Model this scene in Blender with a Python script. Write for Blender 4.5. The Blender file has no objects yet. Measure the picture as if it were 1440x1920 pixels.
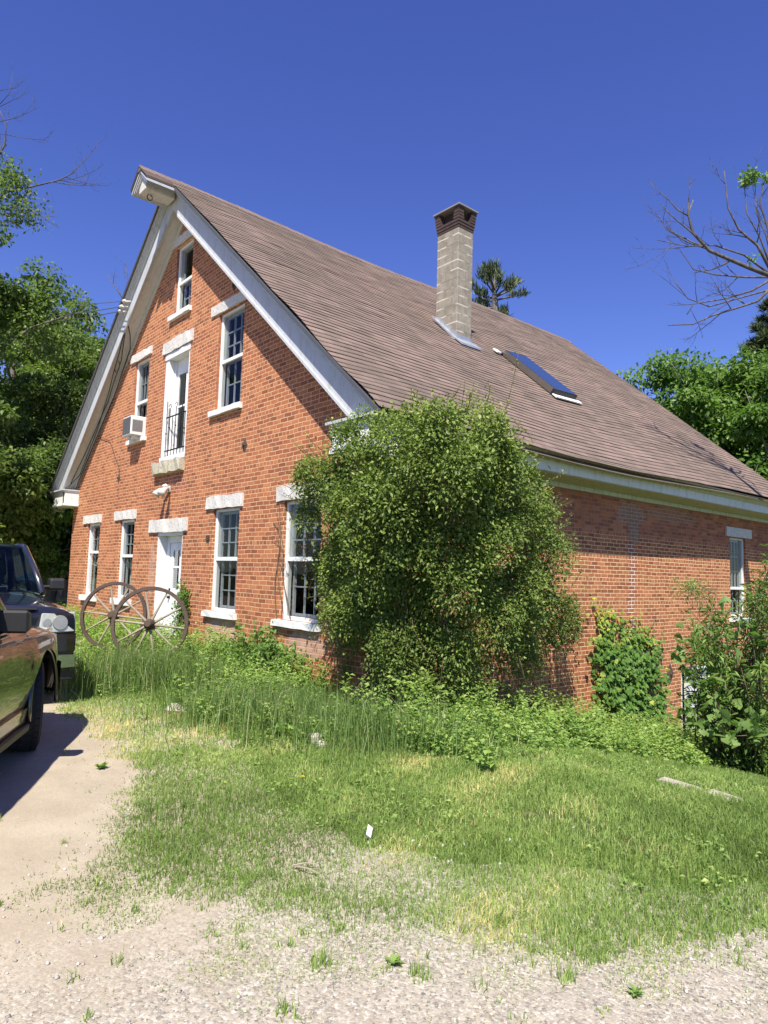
import bpy, bmesh, math, random
import numpy as np
from mathutils import Vector, Matrix

random.seed(7)
RNG = np.random.default_rng(11)
SC = bpy.context.scene
COL = SC.collection

# ------------------------------------------------------------------ camera geometry
F_PX = 1303.71
CC = np.array([720., 960.])
V1 = np.array([-400., 1046.]); V2 = np.array([2250., 1122.])
def _ray(p): return np.array([(p[0]-CC[0])/F_PX, (p[1]-CC[1])/F_PX, 1.])
_ex = -_ray(V1)/np.linalg.norm(_ray(V1))
_ey = _ray(V2)/np.linalg.norm(_ray(V2))
_ey = _ey-_ex*(_ex@_ey); _ey /= np.linalg.norm(_ey)
_ez = np.cross(_ex, _ey)
R = np.stack([_ex, _ey, _ez])
CAM = np.array([7.148, -5.852, 0.])
def PD(px, py, d): return CAM+d*(R@_ray((px, py)))
def onplane(px, py, n, c):
    r = R@_ray((px, py)); n = np.array(n, float)
    return CAM+r*((c-n@CAM)/(n@r))
def proj(w):
    q = R.T@(np.array(w, float)-CAM)
    return CC+F_PX*q[:2]/q[2]
def FW(px, py, y=0.): return onplane(px, py, (0, 1, 0), y)
def SW(px, py, x=0.): return onplane(px, py, (1, 0, 0), x)

SUN = np.array([.9, -1., 1.9]); SUN /= np.linalg.norm(SUN)

# ------------------------------------------------------------------ helpers
def tag(o, label=None, cat=None, group=None, kind=None):
    if label: o['label'] = label
    if cat: o['category'] = cat
    if group: o['group'] = group
    if kind: o['kind'] = kind
    return o
def empty(name, loc=(0, 0, 0), rz=0):
    o = bpy.data.objects.new(name, None); COL.objects.link(o)
    o.location = loc; o.rotation_euler = (0, 0, rz); o.empty_display_size = .2
    return o
def link(name, me, mat=None, parent=None):
    o = bpy.data.objects.new(name, me); COL.objects.link(o)
    if mat is not None and not me.materials: me.materials.append(mat)
    if parent is not None: o.parent = parent
    return o
def copy_tree(o, parent=None):
    c = o.copy(); COL.objects.link(c)
    if parent is not None: c.parent = parent
    for ch in list(o.children): copy_tree(ch, c)
    return c

class MB:
    """collects shapes into one mesh"""
    def __init__(s): s.v = []; s.f = []; s.m = []; s.cur = 0
    def add(s, vs, fs):
        b = len(s.v); s.v += [tuple(map(float, p)) for p in vs]
        s.f += [tuple(i+b for i in f) for f in fs]; s.m += [s.cur]*len(fs); return s
    def box(s, x0, x1, y0, y1, z0, z1):
        if x0 > x1: x0, x1 = x1, x0
        if y0 > y1: y0, y1 = y1, y0
        if z0 > z1: z0, z1 = z1, z0
        vs = [(x0,y0,z0),(x1,y0,z0),(x1,y1,z0),(x0,y1,z0),(x0,y0,z1),(x1,y0,z1),(x1,y1,z1),(x0,y1,z1)]
        return s.add(vs, [(3,2,1,0),(4,5,6,7),(0,1,5,4),(1,2,6,5),(2,3,7,6),(3,0,4,7)])
    def hexa(s, v8):
        return s.add(v8, [(3,2,1,0),(4,5,6,7),(0,1,5,4),(1,2,6,5),(2,3,7,6),(3,0,4,7)])
    def rbox(s, x0, x1, y0, y1, z0, z1, j=.008, n=5, seed=0):
        """box with rough, uneven edges: dressed stone"""
        rr = random.Random(seed)
        xs = [x0+(x1-x0)*i/n for i in range(n+1)]
        ring = []
        for i, x in enumerate(xs):
            jj = lambda: rr.uniform(-j, j)
            ring.append([(x+(jj() if 0 < i < n else 0), y0+jj(), z0+jj()), (x, y0+jj(), z1+jj()), (x, y1, z1+jj()*.3), (x, y1, z0+jj()*.3)])
        vs = [p for r in ring for p in r]; fs = []
        for i in range(n):
            for k in range(4): fs.append((i*4+k, i*4+(k+1)%4, (i+1)*4+(k+1)%4, (i+1)*4+k))
        fs = [f[::-1] for f in fs]
        fs += [(0,1,2,3), tuple(n*4+k for k in (3,2,1,0))]
        return s.add(vs, fs)
    def tube(s, pts, rad, n=6, caps=True):
        pts = [Vector(p) for p in pts]; m = len(pts)
        if not hasattr(rad, '__len__'): rad = [rad]*m
        vs = []; up = Vector((0.13, 0.31, 1)).normalized(); prev = None
        for i, p in enumerate(pts):
            t = (pts[min(i+1, m-1)]-pts[max(i-1, 0)])
            if t.length < 1e-9: t = Vector((0, 0, 1))
            t.normalize()
            a = prev if prev is not None else (up if abs(t.dot(up)) < .95 else Vector((1, 0, 0)))
            a = a-t*a.dot(t)
            if a.length < 1e-6: a = t.orthogonal()
            a.normalize(); prev = a; b = t.cross(a)
            for k in range(n):
                w = 2*math.pi*k/n
                vs.append(p+(a*math.cos(w)+b*math.sin(w))*rad[i])
        fs = [(i*n+k, i*n+(k+1)%n, (i+1)*n+(k+1)%n, (i+1)*n+k) for i in range(m-1) for k in range(n)]
        if caps: fs += [tuple(range(n))[::-1], tuple((m-1)*n+k for k in range(n))]
        return s.add(vs, fs)
    def cyl(s, c, axis, r, h, n=20, r2=None):
        c = Vector(c); ax = Vector(axis).normalized()
        return s.tube([c-ax*h/2, c+ax*h/2], [r, r if r2 is None else r2], n)
    def prism(s, poly, d):
        """polygon of 3-D points extruded by vector d"""
        n = len(poly); d = Vector(d); P = [Vector(p) for p in poly]
        return s.add(P+[p+d for p in P], [tuple(range(n))[::-1], tuple(range(n, 2*n))]+[(i, (i+1)%n, n+(i+1)%n, n+i) for i in range(n)])
    def build(s, name, mats, parent=None, smooth=False, bevel=0):
        me = bpy.data.meshes.new(name); me.from_pydata(s.v, [], s.f)
        if not isinstance(mats, (list, tuple)): mats = [mats]
        for m in mats: me.materials.append(m)
        if len(mats) > 1: me.polygons.foreach_set('material_index', s.m)
        bm = bmesh.new(); bm.from_mesh(me)
        bmesh.ops.recalc_face_normals(bm, faces=bm.faces)
        if bevel:
            es = [e for e in bm.edges if len(e.link_faces) == 2 and e.calc_face_angle(0) > .6]
            bmesh.ops.bevel(bm, geom=es, offset=bevel, segments=1, affect='EDGES', clamp_overlap=True)
        bm.to_mesh(me); bm.free()
        if smooth: me.polygons.foreach_set('use_smooth', [True]*len(me.polygons))
        me.update()
        return link(name, me, None, parent)

def np_mesh(name, V, FC, mat, parent=None, rnd=None, smooth=False, k=3, extra=None):
    """V (n,3), FC (m,k)"""
    me = bpy.data.meshes.new(name)
    V = np.ascontiguousarray(V, np.float32); FC = np.ascontiguousarray(FC, np.int32)
    me.vertices.add(len(V)); me.vertices.foreach_set('co', V.ravel())
    me.loops.add(FC.size); me.loops.foreach_set('vertex_index', FC.ravel())
    me.polygons.add(len(FC)); me.polygons.foreach_set('loop_start', np.arange(0, FC.size, FC.shape[1], dtype=np.int32))
    if rnd is not None:
        a = me.attributes.new('rnd', 'FLOAT', 'POINT'); a.data.foreach_set('value', np.ascontiguousarray(rnd, np.float32))
    me.update(calc_edges=True)
    if smooth: me.polygons.foreach_set('use_smooth', np.ones(len(FC), bool))
    me.materials.append(mat)
    return link(name, me, None, parent)

def nrm(a): return a/np.maximum(np.linalg.norm(a, axis=-1, keepdims=True), 1e-9)
def leaf_arrays(P, A, U, L, W, fold=.12, droop=.0):
    """rhombic folded leaves at P along A with up vector U"""
    n = len(P); L = np.broadcast_to(L, n)[:, None]; W = np.broadcast_to(W, n)[:, None]
    A = nrm(A); S = nrm(np.cross(A, U)); N = np.cross(S, A)
    b = P; t = P+A*L-np.array([0, 0, 1.])*L*droop
    m = P+A*L*.48
    l = m-S*W*.5+N*W*fold; r = m+S*W*.5+N*W*fold
    V = np.stack([b, l, t, r], 1).reshape(-1, 3)
    i = np.arange(n)[:, None]*4
    FC = np.concatenate([i+np.array([[0, 2, 1]]), i+np.array([[0, 3, 2]])], 1).reshape(-1, 3)
    return V, FC
def merge(parts):
    Vs, Fs, Rs, o = [], [], [], 0
    for V, FC, r in parts:
        Vs.append(V); Fs.append(FC+o); Rs.append(r); o += len(V)
    return np.concatenate(Vs), np.concatenate(Fs), np.concatenate(Rs)
def leaves(name, P, A, U, L, W, mat, parent, rnd, fold=.12, droop=0.):
    V, FC = leaf_arrays(P, A, U, L, W, fold, droop)
    return np_mesh(name, V, FC, mat, parent, np.repeat(rnd, 4))
LOBE = np.array([(0,0),(.22,.30),(.06,.52),(.40,.62),(.62,.42),(1,0),(.62,-.42),(.40,-.62),(.06,-.52),(.22,-.30)])
def lobed_arrays(P, A, U, L, shape=LOBE, cup=.25):
    n = len(P); A = nrm(A); S = nrm(np.cross(A, U)); N = np.cross(S, A); L = np.broadcast_to(L, n)[:, None, None]
    k = len(shape)
    V = P[:, None]+A[:, None]*shape[None, :, 0:1]*L+S[:, None]*shape[None, :, 1:2]*L-N[:, None]*(np.abs(shape[None, :, 1:2])+shape[None, :, 0:1]**2*.6)*L*cup
    c = P[:, None]+A[:, None]*.35*L
    V = np.concatenate([V, c], 1).reshape(-1, 3)
    i = np.arange(n)[:, None, None]*(k+1)
    T = np.array([(q, (q+1) % k, k) for q in range(k)])[None]
    return V, (i+T).reshape(-1, 3), k+1

# ------------------------------------------------------------------ materials
def mat(name):
    m = bpy.data.materials.new(name); m.use_nodes = True
    nt = m.node_tree; nt.nodes.clear()
    out = nt.nodes.new('ShaderNodeOutputMaterial')
    return m, nt, out
class N:
    def __init__(s, nt): s.nt = nt
    def n(s, t, **kw):
        d = s.nt.nodes.new(t)
        for k, v in kw.items():
            if k.startswith('i_'): d.inputs[k[2:].replace('_', ' ')].default_value = v
            else: setattr(d, k, v)
        return d
    def l(s, a, b): s.nt.links.new(a, b)
    def val(s, x, sock):
        if hasattr(x, 'is_output') or isinstance(x, bpy.types.NodeSocket): s.l(x, sock)
        else: sock.default_value = x
    def math(s, op, a, b=0., c=0., clamp=False):
        d = s.n('ShaderNodeMath', operation=op, use_clamp=clamp)
        s.val(a, d.inputs[0]); s.val(b, d.inputs[1]); s.val(c, d.inputs[2]); return d.outputs[0]
    def mix(s, f, a, b, blend='MIX'):
        d = s.n('ShaderNodeMix', data_type='RGBA', blend_type=blend)
        s.val(f, d.inputs[0])
        for x, k in ((a, 6), (b, 7)):
            if isinstance(x, tuple) and len(x) == 3: x = (*x, 1.)
            s.val(x, d.inputs[k])
        return d.outputs[2]
    def ramp(s, f, stops):
        d = s.n('ShaderNodeValToRGB'); e = d.color_ramp.elements
        while len(e) < len(stops): e.new(.5)
        for q, (p, c) in zip(e, stops):
            q.position = p; q.color = (*c, 1.) if len(c) == 3 else c
        s.l(f, d.inputs[0]); return d.outputs[0]
    def noise(s, scale, detail=4., vec=None, rough=.55, dist=0.):
        d = s.n('ShaderNodeTexNoise'); d.inputs['Scale'].default_value = scale; d.inputs['Detail'].default_value = detail
        d.inputs['Roughness'].default_value = rough; d.inputs['Distortion'].default_value = dist
        if vec is not None: s.l(vec, d.inputs['Vector'])
        return d.outputs['Fac']
    def sstep(s, x, a, b):
        d = s.n('ShaderNodeMapRange', interpolation_type='SMOOTHSTEP')
        s.val(x, d.inputs[0]); d.inputs[1].default_value = a; d.inputs[2].default_value = b
        return d.outputs[0]
    def bump(s, h, strength=.3, dist=.01):
        d = s.n('ShaderNodeBump'); d.inputs['Strength'].default_value = strength; d.inputs['Distance'].default_value = dist
        s.l(h, d.inputs['Height']); return d.outputs[0]
    def pos(s): return s.n('ShaderNodeNewGeometry').outputs['Position']
    def obj(s): return s.n('ShaderNodeTexCoord').outputs['Object']
    def bsdf(s, out, color, rough=.7, metal=0., spec=.5, normal=None, coat=0.):
        b = s.n('ShaderNodeBsdfPrincipled')
        if isinstance(color, tuple) and len(color) == 3: color = (*color, 1.)
        s.val(color, b.inputs['Base Color']); s.val(rough, b.inputs['Roughness'])
        b.inputs['Metallic'].default_value = metal; b.inputs['Specular IOR Level'].default_value = spec
        b.inputs['Coat Weight'].default_value = coat
        if coat: b.inputs['Coat Roughness'].default_value = .03
        if normal is not None: s.l(normal, b.inputs['Normal'])
        if out is not None: s.l(b.outputs[0], out.inputs[0])
        return b
def simple(name, color, rough=.6, metal=0., var=.15, scale=14., bump=0., spec=.5, coat=0.):
    m, nt, out = mat(name); g = N(nt)
    v = g.noise(scale, 5., g.obj()); v2 = g.noise(scale*.17, 3., g.obj())
    f = g.math('MULTIPLY_ADD', g.math('ADD', v, v2), var*2, 1-var*2)
    c = g.n('ShaderNodeVectorMath', operation='SCALE'); c.inputs[0].default_value = color; g.l(f, c.inputs['Scale'])
    g.bsdf(out, c.outputs[0], rough, metal, spec, g.bump(v, bump, .004) if bump else None, coat)
    return m
def leafmat(name, stops, trans=.35, gloss=.35, rough=.45):
    m, nt, out = mat(name); g = N(nt)
    a = g.n('ShaderNodeAttribute', attribute_name='rnd')
    c = g.ramp(a.outputs['Fac'], stops)
    b = g.bsdf(None, c, rough, 0., gloss)
    t = g.n('ShaderNodeBsdfTranslucent')
    g.l(g.mix(1., c, (1.2, 1.4, .75), 'MULTIPLY'), t.inputs[0])
    mx = g.n('ShaderNodeMixShader'); mx.inputs[0].default_value = trans
    g.l(b.outputs[0], mx.inputs[1]); g.l(t.outputs[0], mx.inputs[2]); g.l(mx.outputs[0], out.inputs[0])
    return m

def make_brick():
    m, nt, out = mat('weathered_brick'); g = N(nt)
    geo = g.n('ShaderNodeNewGeometry'); sp = g.n('ShaderNodeSeparateXYZ'); g.l(geo.outputs['Position'], sp.inputs[0])
    sn = g.n('ShaderNodeSeparateXYZ'); g.l(geo.outputs['True Normal'], sn.inputs[0])
    isx = g.math('GREATER_THAN', g.math('ABSOLUTE', sn.outputs[0]), .6)
    u = g.math('ADD', g.math('MULTIPLY', sp.outputs[0], g.math('SUBTRACT', 1., isx)), g.math('MULTIPLY', sp.outputs[1], isx))
    z = sp.outputs[2]; p = geo.outputs['Position']
    wob = g.math('MULTIPLY_ADD', g.noise(2.1, 2., p), .03, -.015)
    wob2 = g.math('MULTIPLY_ADD', g.noise(26., 2., p), .012, -.006)
    uv = g.n('ShaderNodeCombineXYZ'); g.l(g.math('ADD', u, g.math('MULTIPLY_ADD', g.noise(21., 2., p), .014, -.007)), uv.inputs[0])
    g.l(g.math('ADD', z, g.math('ADD', wob, wob2)), uv.inputs[1])
    def brick(c1, c2, mo):
        b = g.n('ShaderNodeTexBrick', offset=.5, squash=.52, squash_frequency=6)
        b.inputs['Scale'].default_value = 1.; b.inputs['Brick Width'].default_value = .213; b.inputs['Row Height'].default_value = .0722
        b.inputs['Mortar Size'].default_value = .008; b.inputs['Mortar Smooth'].default_value = .35
        b.inputs['Color1'].default_value = c1; b.inputs['Color2'].default_value = c2; b.inputs['Mortar'].default_value = mo
        g.l(uv.outputs[0], b.inputs['Vector']); return b
    b = brick((0, 0, 0, 1), (1, 1, 1, 1), (.5, .5, .5, 1))
    var = g.n('ShaderNodeSeparateColor'); g.l(b.outputs['Color'], var.inputs[0]); var = var.outputs[0]
    mort = b.outputs['Fac']
    fine = g.noise(60., 4., p); broad = g.noise(.7, 4., p); mid = g.noise(5., 3., p)
    t = g.math('ADD', g.math('MULTIPLY', var, .62), g.math('MULTIPLY_ADD', mid, .5, g.math('MULTIPLY_ADD', fine, .3, -.34)))
    col = g.ramp(t, [(0., (.22, .085, .043)), (.25, (.34, .118, .055)), (.55, (.44, .165, .072)), (.8, (.52, .22, .095)), (1., (.56, .30, .15))])
    col = g.mix(g.math('MULTIPLY', g.sstep(fine, .55, .75), .25), col, (.16, .06, .045))
    # the long side has patchier brick, with paler mortar that darkens towards the eave
    side = isx
    mcol = g.mix(side, (.68, .43, .25), (.78, .55, .31))
    mcol = g.mix(g.sstep(g.noise(9., 3., p), .45, .75), mcol, (.56, .31, .185))
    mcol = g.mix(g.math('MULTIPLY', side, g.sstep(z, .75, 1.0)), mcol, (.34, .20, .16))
    col = g.mix(g.math('MULTIPLY', g.sstep(broad, .5, .75), .35), col, (.34, .085, .04))
    # grey mortar repair under the eave of the long wall, and the pale crack below it
    def blob(cu, cz, ru, rz, n=.35):
        du = g.math('DIVIDE', g.math('SUBTRACT', u, cu), ru); dz = g.math('DIVIDE', g.math('SUBTRACT', z, cz), rz)
        d = g.math('SQRT', g.math('ADD', g.math('MULTIPLY', du, du), g.math('MULTIPLY', dz, dz)))
        d = g.math('ADD', d, g.math('MULTIPLY_ADD', g.noise(4., 4., p), n*2, -n))
        return g.math('SUBTRACT', 1., g.sstep(d, .75, 1.1))
    rep = g.math('MULTIPLY', side, g.math('MAXIMUM', g.math('MAXIMUM', blob(6.6, 1.30, .55, .26), blob(6.7, .98, .22, .26)), g.math('MULTIPLY', blob(8.2, 1.42, 1.2, .16, .5), .6)))
    rmort = g.sstep(mort, .0, .1)
    wide = g.math('MAXIMUM', mort, g.sstep(fine, .42, .6))
    col = g.mix(g.math('MULTIPLY', rep, .5), col, (.15, .10, .08))
    mcol = g.mix(rep, mcol, (.40, .32, .25))
    mort2 = g.math('MAXIMUM', mort, g.math('MULTIPLY', rep, g.math('MULTIPLY', g.math('MAXIMUM', g.sstep(mort, .02, .25), g.sstep(fine, .5, .6)), .9)))
    cu = g.math('ADD', g.math('SUBTRACT', u, 6.62), g.math('MULTIPLY_ADD', g.noise(3., 3., p), .35, -.17))
    inz = g.math('MULTIPLY', g.sstep(z, -1.25, -1.1), g.math('SUBTRACT', 1., g.sstep(z, .72, .82)))
    crack = g.math('MULTIPLY', g.math('MULTIPLY', side, inz), g.math('SUBTRACT', 1., g.sstep(g.math('ABSOLUTE', cu), .016, .032)))
    near = g.math('MULTIPLY', g.math('MULTIPLY', side, inz), g.math('SUBTRACT', 1., g.sstep(g.math('ADD', g.math('ABSOLUTE', g.math('SUBTRACT', u, 6.62)), g.math('MULTIPLY_ADD', g.noise(5., 3., p), .5, -.25)), .08, .12)))
    mcol = g.mix(near, mcol, (.86, .78, .66))
    col = g.mix(g.math('MULTIPLY', near, g.math('MULTIPLY', g.sstep(var, .5, .65), .45)), col, (.17, .075, .055))
    # lime-washed patch under the middle window and chalky skirt at the foot of the front
    lime = g.math('MULTIPLY', g.math('SUBTRACT', 1., side), g.math('MAXIMUM', blob(-4.0, -1.15, .62, .42), g.math('MULTIPLY', blob(-1.4, -1.05, .55, .2), .8)))
    lime = g.math('MAXIMUM', lime, g.math('MULTIPLY', g.math('SUBTRACT', 1., side), g.math('MULTIPLY', blob(-7.2, -.05, .16, .62, .3), .55)))
    col = g.mix(g.math('MULTIPLY', lime, g.math('MULTIPLY_ADD', mid, .9, .05)), col, (.60, .50, .44))
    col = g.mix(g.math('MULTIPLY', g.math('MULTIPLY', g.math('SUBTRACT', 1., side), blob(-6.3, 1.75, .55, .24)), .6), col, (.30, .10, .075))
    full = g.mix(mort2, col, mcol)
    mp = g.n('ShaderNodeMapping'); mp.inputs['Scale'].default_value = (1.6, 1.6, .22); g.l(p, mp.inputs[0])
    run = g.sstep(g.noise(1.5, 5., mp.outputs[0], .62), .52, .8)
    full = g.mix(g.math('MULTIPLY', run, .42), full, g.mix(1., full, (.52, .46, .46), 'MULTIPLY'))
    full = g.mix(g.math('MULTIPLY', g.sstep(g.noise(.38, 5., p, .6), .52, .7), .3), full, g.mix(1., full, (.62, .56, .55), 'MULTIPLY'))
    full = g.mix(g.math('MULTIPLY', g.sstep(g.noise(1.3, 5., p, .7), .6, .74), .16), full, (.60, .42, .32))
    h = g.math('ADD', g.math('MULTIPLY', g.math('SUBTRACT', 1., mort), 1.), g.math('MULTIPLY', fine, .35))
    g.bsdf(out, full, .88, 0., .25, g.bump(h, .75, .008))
    return m

def make_shingle():
    m, nt, out = mat('asphalt_shingle'); g = N(nt)
    uvn = g.n('ShaderNodeUVMap'); uv = uvn.outputs[0]; p = g.pos()
    b = g.n('ShaderNodeTexBrick', offset=.5)
    b.inputs['Scale'].default_value = 1.; b.inputs['Brick Width'].default_value = .31; b.inputs['Row Height'].default_value = .149
    b.inputs['Mortar Size'].default_value = .008; b.inputs['Mortar Smooth'].default_value = .6
    b.inputs['Color1'].default_value = (0, 0, 0, 1); b.inputs['Color2'].default_value = (1, 1, 1, 1); b.inputs['Mortar'].default_value = (.4, .4, .4, 1)
    g.l(uv, b.inputs['Vector'])
    s = g.n('ShaderNodeSeparateColor'); g.l(b.outputs['Color'], s.inputs[0])
    su = g.n('ShaderNodeSeparateXYZ'); g.l(uv, su.inputs[0])
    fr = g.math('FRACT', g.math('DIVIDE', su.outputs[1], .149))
    butt_shade = g.math('SUBTRACT', 1., g.sstep(fr, .1, .3))  # shade line of each course's lower edge, painted into the colour
    grit = g.noise(160., 3., p); broad = g.noise(.55, 4., p, .6); mid = g.noise(3.2, 4., p)
    mp = g.n('ShaderNodeMapping'); mp.inputs['Scale'].default_value = (1.2, .10, 1.); g.l(uv, mp.inputs[0])
    streak = g.noise(2.2, 4., mp.outputs[0])
    t = g.math('ADD', g.math('MULTIPLY', broad, .65), g.math('MULTIPLY_ADD', streak, .55, g.math('MULTIPLY_ADD', s.outputs[0], .26, g.math('MULTIPLY_ADD', mid, .25, -.40))))
    c = g.ramp(t, [(.14, (.088, .072, .056)), (.4, (.155, .118, .095)), (.62, (.22, .157, .128)), (.88, (.275, .207, .172))])
    c = g.mix(g.sstep(grit, .35, .75), c, g.mix(.5, c, (.26, .195, .165)))
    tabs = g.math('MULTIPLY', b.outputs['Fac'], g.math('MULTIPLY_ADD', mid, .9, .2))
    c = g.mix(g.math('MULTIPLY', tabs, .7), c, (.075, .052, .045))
    c = g.mix(g.math('MULTIPLY', butt_shade, g.math('MULTIPLY_ADD', mid, .8, .05)), c, (.055, .038, .034))
    g.bsdf(out, c, .92, 0., .2, g.bump(grit, .4, .004))
    return m

def make_stone(name, base=(.52, .50, .47), dark=(.3, .29, .28), warm=(.55, .5, .42)):
    m, nt, out = mat(name); g = N(nt); p = g.pos()
    a = g.noise(38., 4., p); b = g.noise(6., 4., p); s = g.noise(150., 2., p)
    c = g.mix(g.sstep(b, .4, .7), base, warm)
    c = g.mix(g.math('MULTIPLY', g.sstep(a, .5, .66), .8), c, dark)
    c = g.mix(g.math('MULTIPLY', g.sstep(s, .55, .7), .5), c, (.7, .69, .67))
    g.bsdf(out, c, .85, 0., .3, g.bump(a, .6, .01)); return m
def make_paint(name, base=(.78, .78, .77), grime=(.42, .40, .35), amt=.3, rough=.5):
    m, nt, out = mat(name); g = N(nt); p = g.pos()
    mp = g.n('ShaderNodeMapping'); mp.inputs['Scale'].default_value = (3., 3., .6); g.l(p, mp.inputs[0])
    a = g.noise(4., 5., mp.outputs[0], .65); b = g.noise(30., 4., p)
    f = g.math('MULTIPLY', g.sstep(g.math('MULTIPLY_ADD', b, .35, a), .62, .9), amt)
    c = g.mix(f, base, grime)
    g.bsdf(out, c, rough, 0., .4, g.bump(b, .15, .004)); return m
def make_gravel():
    m, nt, out = mat('sandy_gravel'); g = N(nt); p = g.pos()
    v = g.n('ShaderNodeTexVoronoi'); v.inputs['Scale'].default_value = 78.; g.l(p, v.inputs['Vector'])
    v2 = g.n('ShaderNodeTexVoronoi'); v2.inputs['Scale'].default_value = 150.; g.l(p, v2.inputs['Vector'])
    hs = g.n('ShaderNodeSeparateColor'); g.l(v.outputs['Color'], hs.inputs[0])
    hs2 = g.n('ShaderNodeSeparateColor'); g.l(v2.outputs['Color'], hs2.inputs[0])
    broad = g.noise(.55, 4., p); mid = g.noise(2.6, 5., p); fine = g.noise(55., 4., p)
    # stony where the wheels have washed the sand out, sandy elsewhere
    sp = g.n('ShaderNodeSeparateXYZ'); g.l(p, sp.inputs[0])
    near = g.sstep(g.math('ADD', g.math('MULTIPLY', sp.outputs[0], 1.), g.math('MULTIPLY_ADD', mid, 1.6, g.math('MULTIPLY_ADD', broad, 1.4, -1.5))), 3.4, 4.7)
    stone = g.ramp(hs.outputs[0], [(0., (.12, .11, .095)), (.3, (.235, .22, .178)), (.6, (.335, .315, .255)), (.85, (.44, .415, .345)), (1., (.55, .52, .46))])
    stone = g.mix(g.math('MULTIPLY', hs2.outputs[1], .35), stone, (.45, .38, .32))
    sand = g.mix(g.sstep(mid, .3, .75), (.34, .285, .205), (.43, .37, .275))
    sand = g.mix(g.math('MULTIPLY', g.sstep(hs2.outputs[0], .62, .95), .6), sand, (.36, .30, .25))
    sand = g.mix(g.math('MULTIPLY', g.sstep(fine, .5, .8), .35), sand, (.32, .26, .2))
    k = g.math('MULTIPLY', g.math('MULTIPLY_ADD', near, .82, .16), g.sstep(hs2.outputs[2], .1, .5))
    c = g.mix(k, sand, stone)
    c = g.mix(g.math('MULTIPLY', g.sstep(g.noise(1.1, 5., p, .65), .56, .75), .3), c, (.3, .255, .21))
    h = g.math('ADD', g.math('MULTIPLY', g.math('SUBTRACT', 1., v.outputs['Distance']), g.math('MULTIPLY_ADD', near, .6, .3)), g.math('ADD', g.math('MULTIPLY', fine, .3), g.math('MULTIPLY', v2.outputs['Distance'], -.3)))
    g.bsdf(out, c, .93, 0., .2, g.bump(h, .38, .007)); return m
def make_soil():
    m, nt, out = mat('turf_soil'); g = N(nt); p = g.pos()
    a = g.noise(7., 5., p); b = g.noise(60., 4., p)
    c = g.ramp(g.math('MULTIPLY_ADD', b, .5, g.math('MULTIPLY', a, .6)), [(.3, (.045, .06, .02)), (.55, (.085, .10, .035)), (.8, (.20, .17, .10))])
    g.bsdf(out, c, .95, 0., .1, g.bump(b, .8, .02)); return m
def make_glass(name, tint=(.9, .95, .95)):
    m, nt, out = mat(name); g = N(nt)
    tr = g.n('ShaderNodeBsdfTransparent'); tr.inputs[0].default_value = (*[t*.86 for t in tint], 1)
    gl = g.n('ShaderNodeBsdfGlossy'); gl.inputs['Roughness'].default_value = .02; gl.inputs[0].default_value = (.9, .95, 1., 1)
    fr = g.n('ShaderNodeFresnel'); fr.inputs[0].default_value = 1.6
    nz = g.noise(2.5, 2., g.pos()); g.l(g.bump(nz, .12, .02), gl.inputs['Normal'])
    mx = g.n('ShaderNodeMixShader'); g.l(g.math('MULTIPLY_ADD', fr.outputs[0], .42, .0, clamp=True), mx.inputs[0])
    g.l(tr.outputs[0], mx.inputs[1]); g.l(gl.outputs[0], mx.inputs[2]); g.l(mx.outputs[0], out.inputs[0]); return m
def make_bark(name, c1=(.10, .085, .07), c2=(.24, .215, .19), scale=9.):
    m, nt, out = mat(name); g = N(nt); p = g.obj()
    mp = g.n('ShaderNodeMapping'); mp.inputs['Scale'].default_value = (1., 1., .25); g.l(p, mp.inputs[0])
    a = g.noise(scale, 5., mp.outputs[0], .65)
    g.bsdf(out, g.ramp(a, [(.3, c1), (.7, c2)]), .9, 0., .2, g.bump(a, .7, .02)); return m
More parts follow.
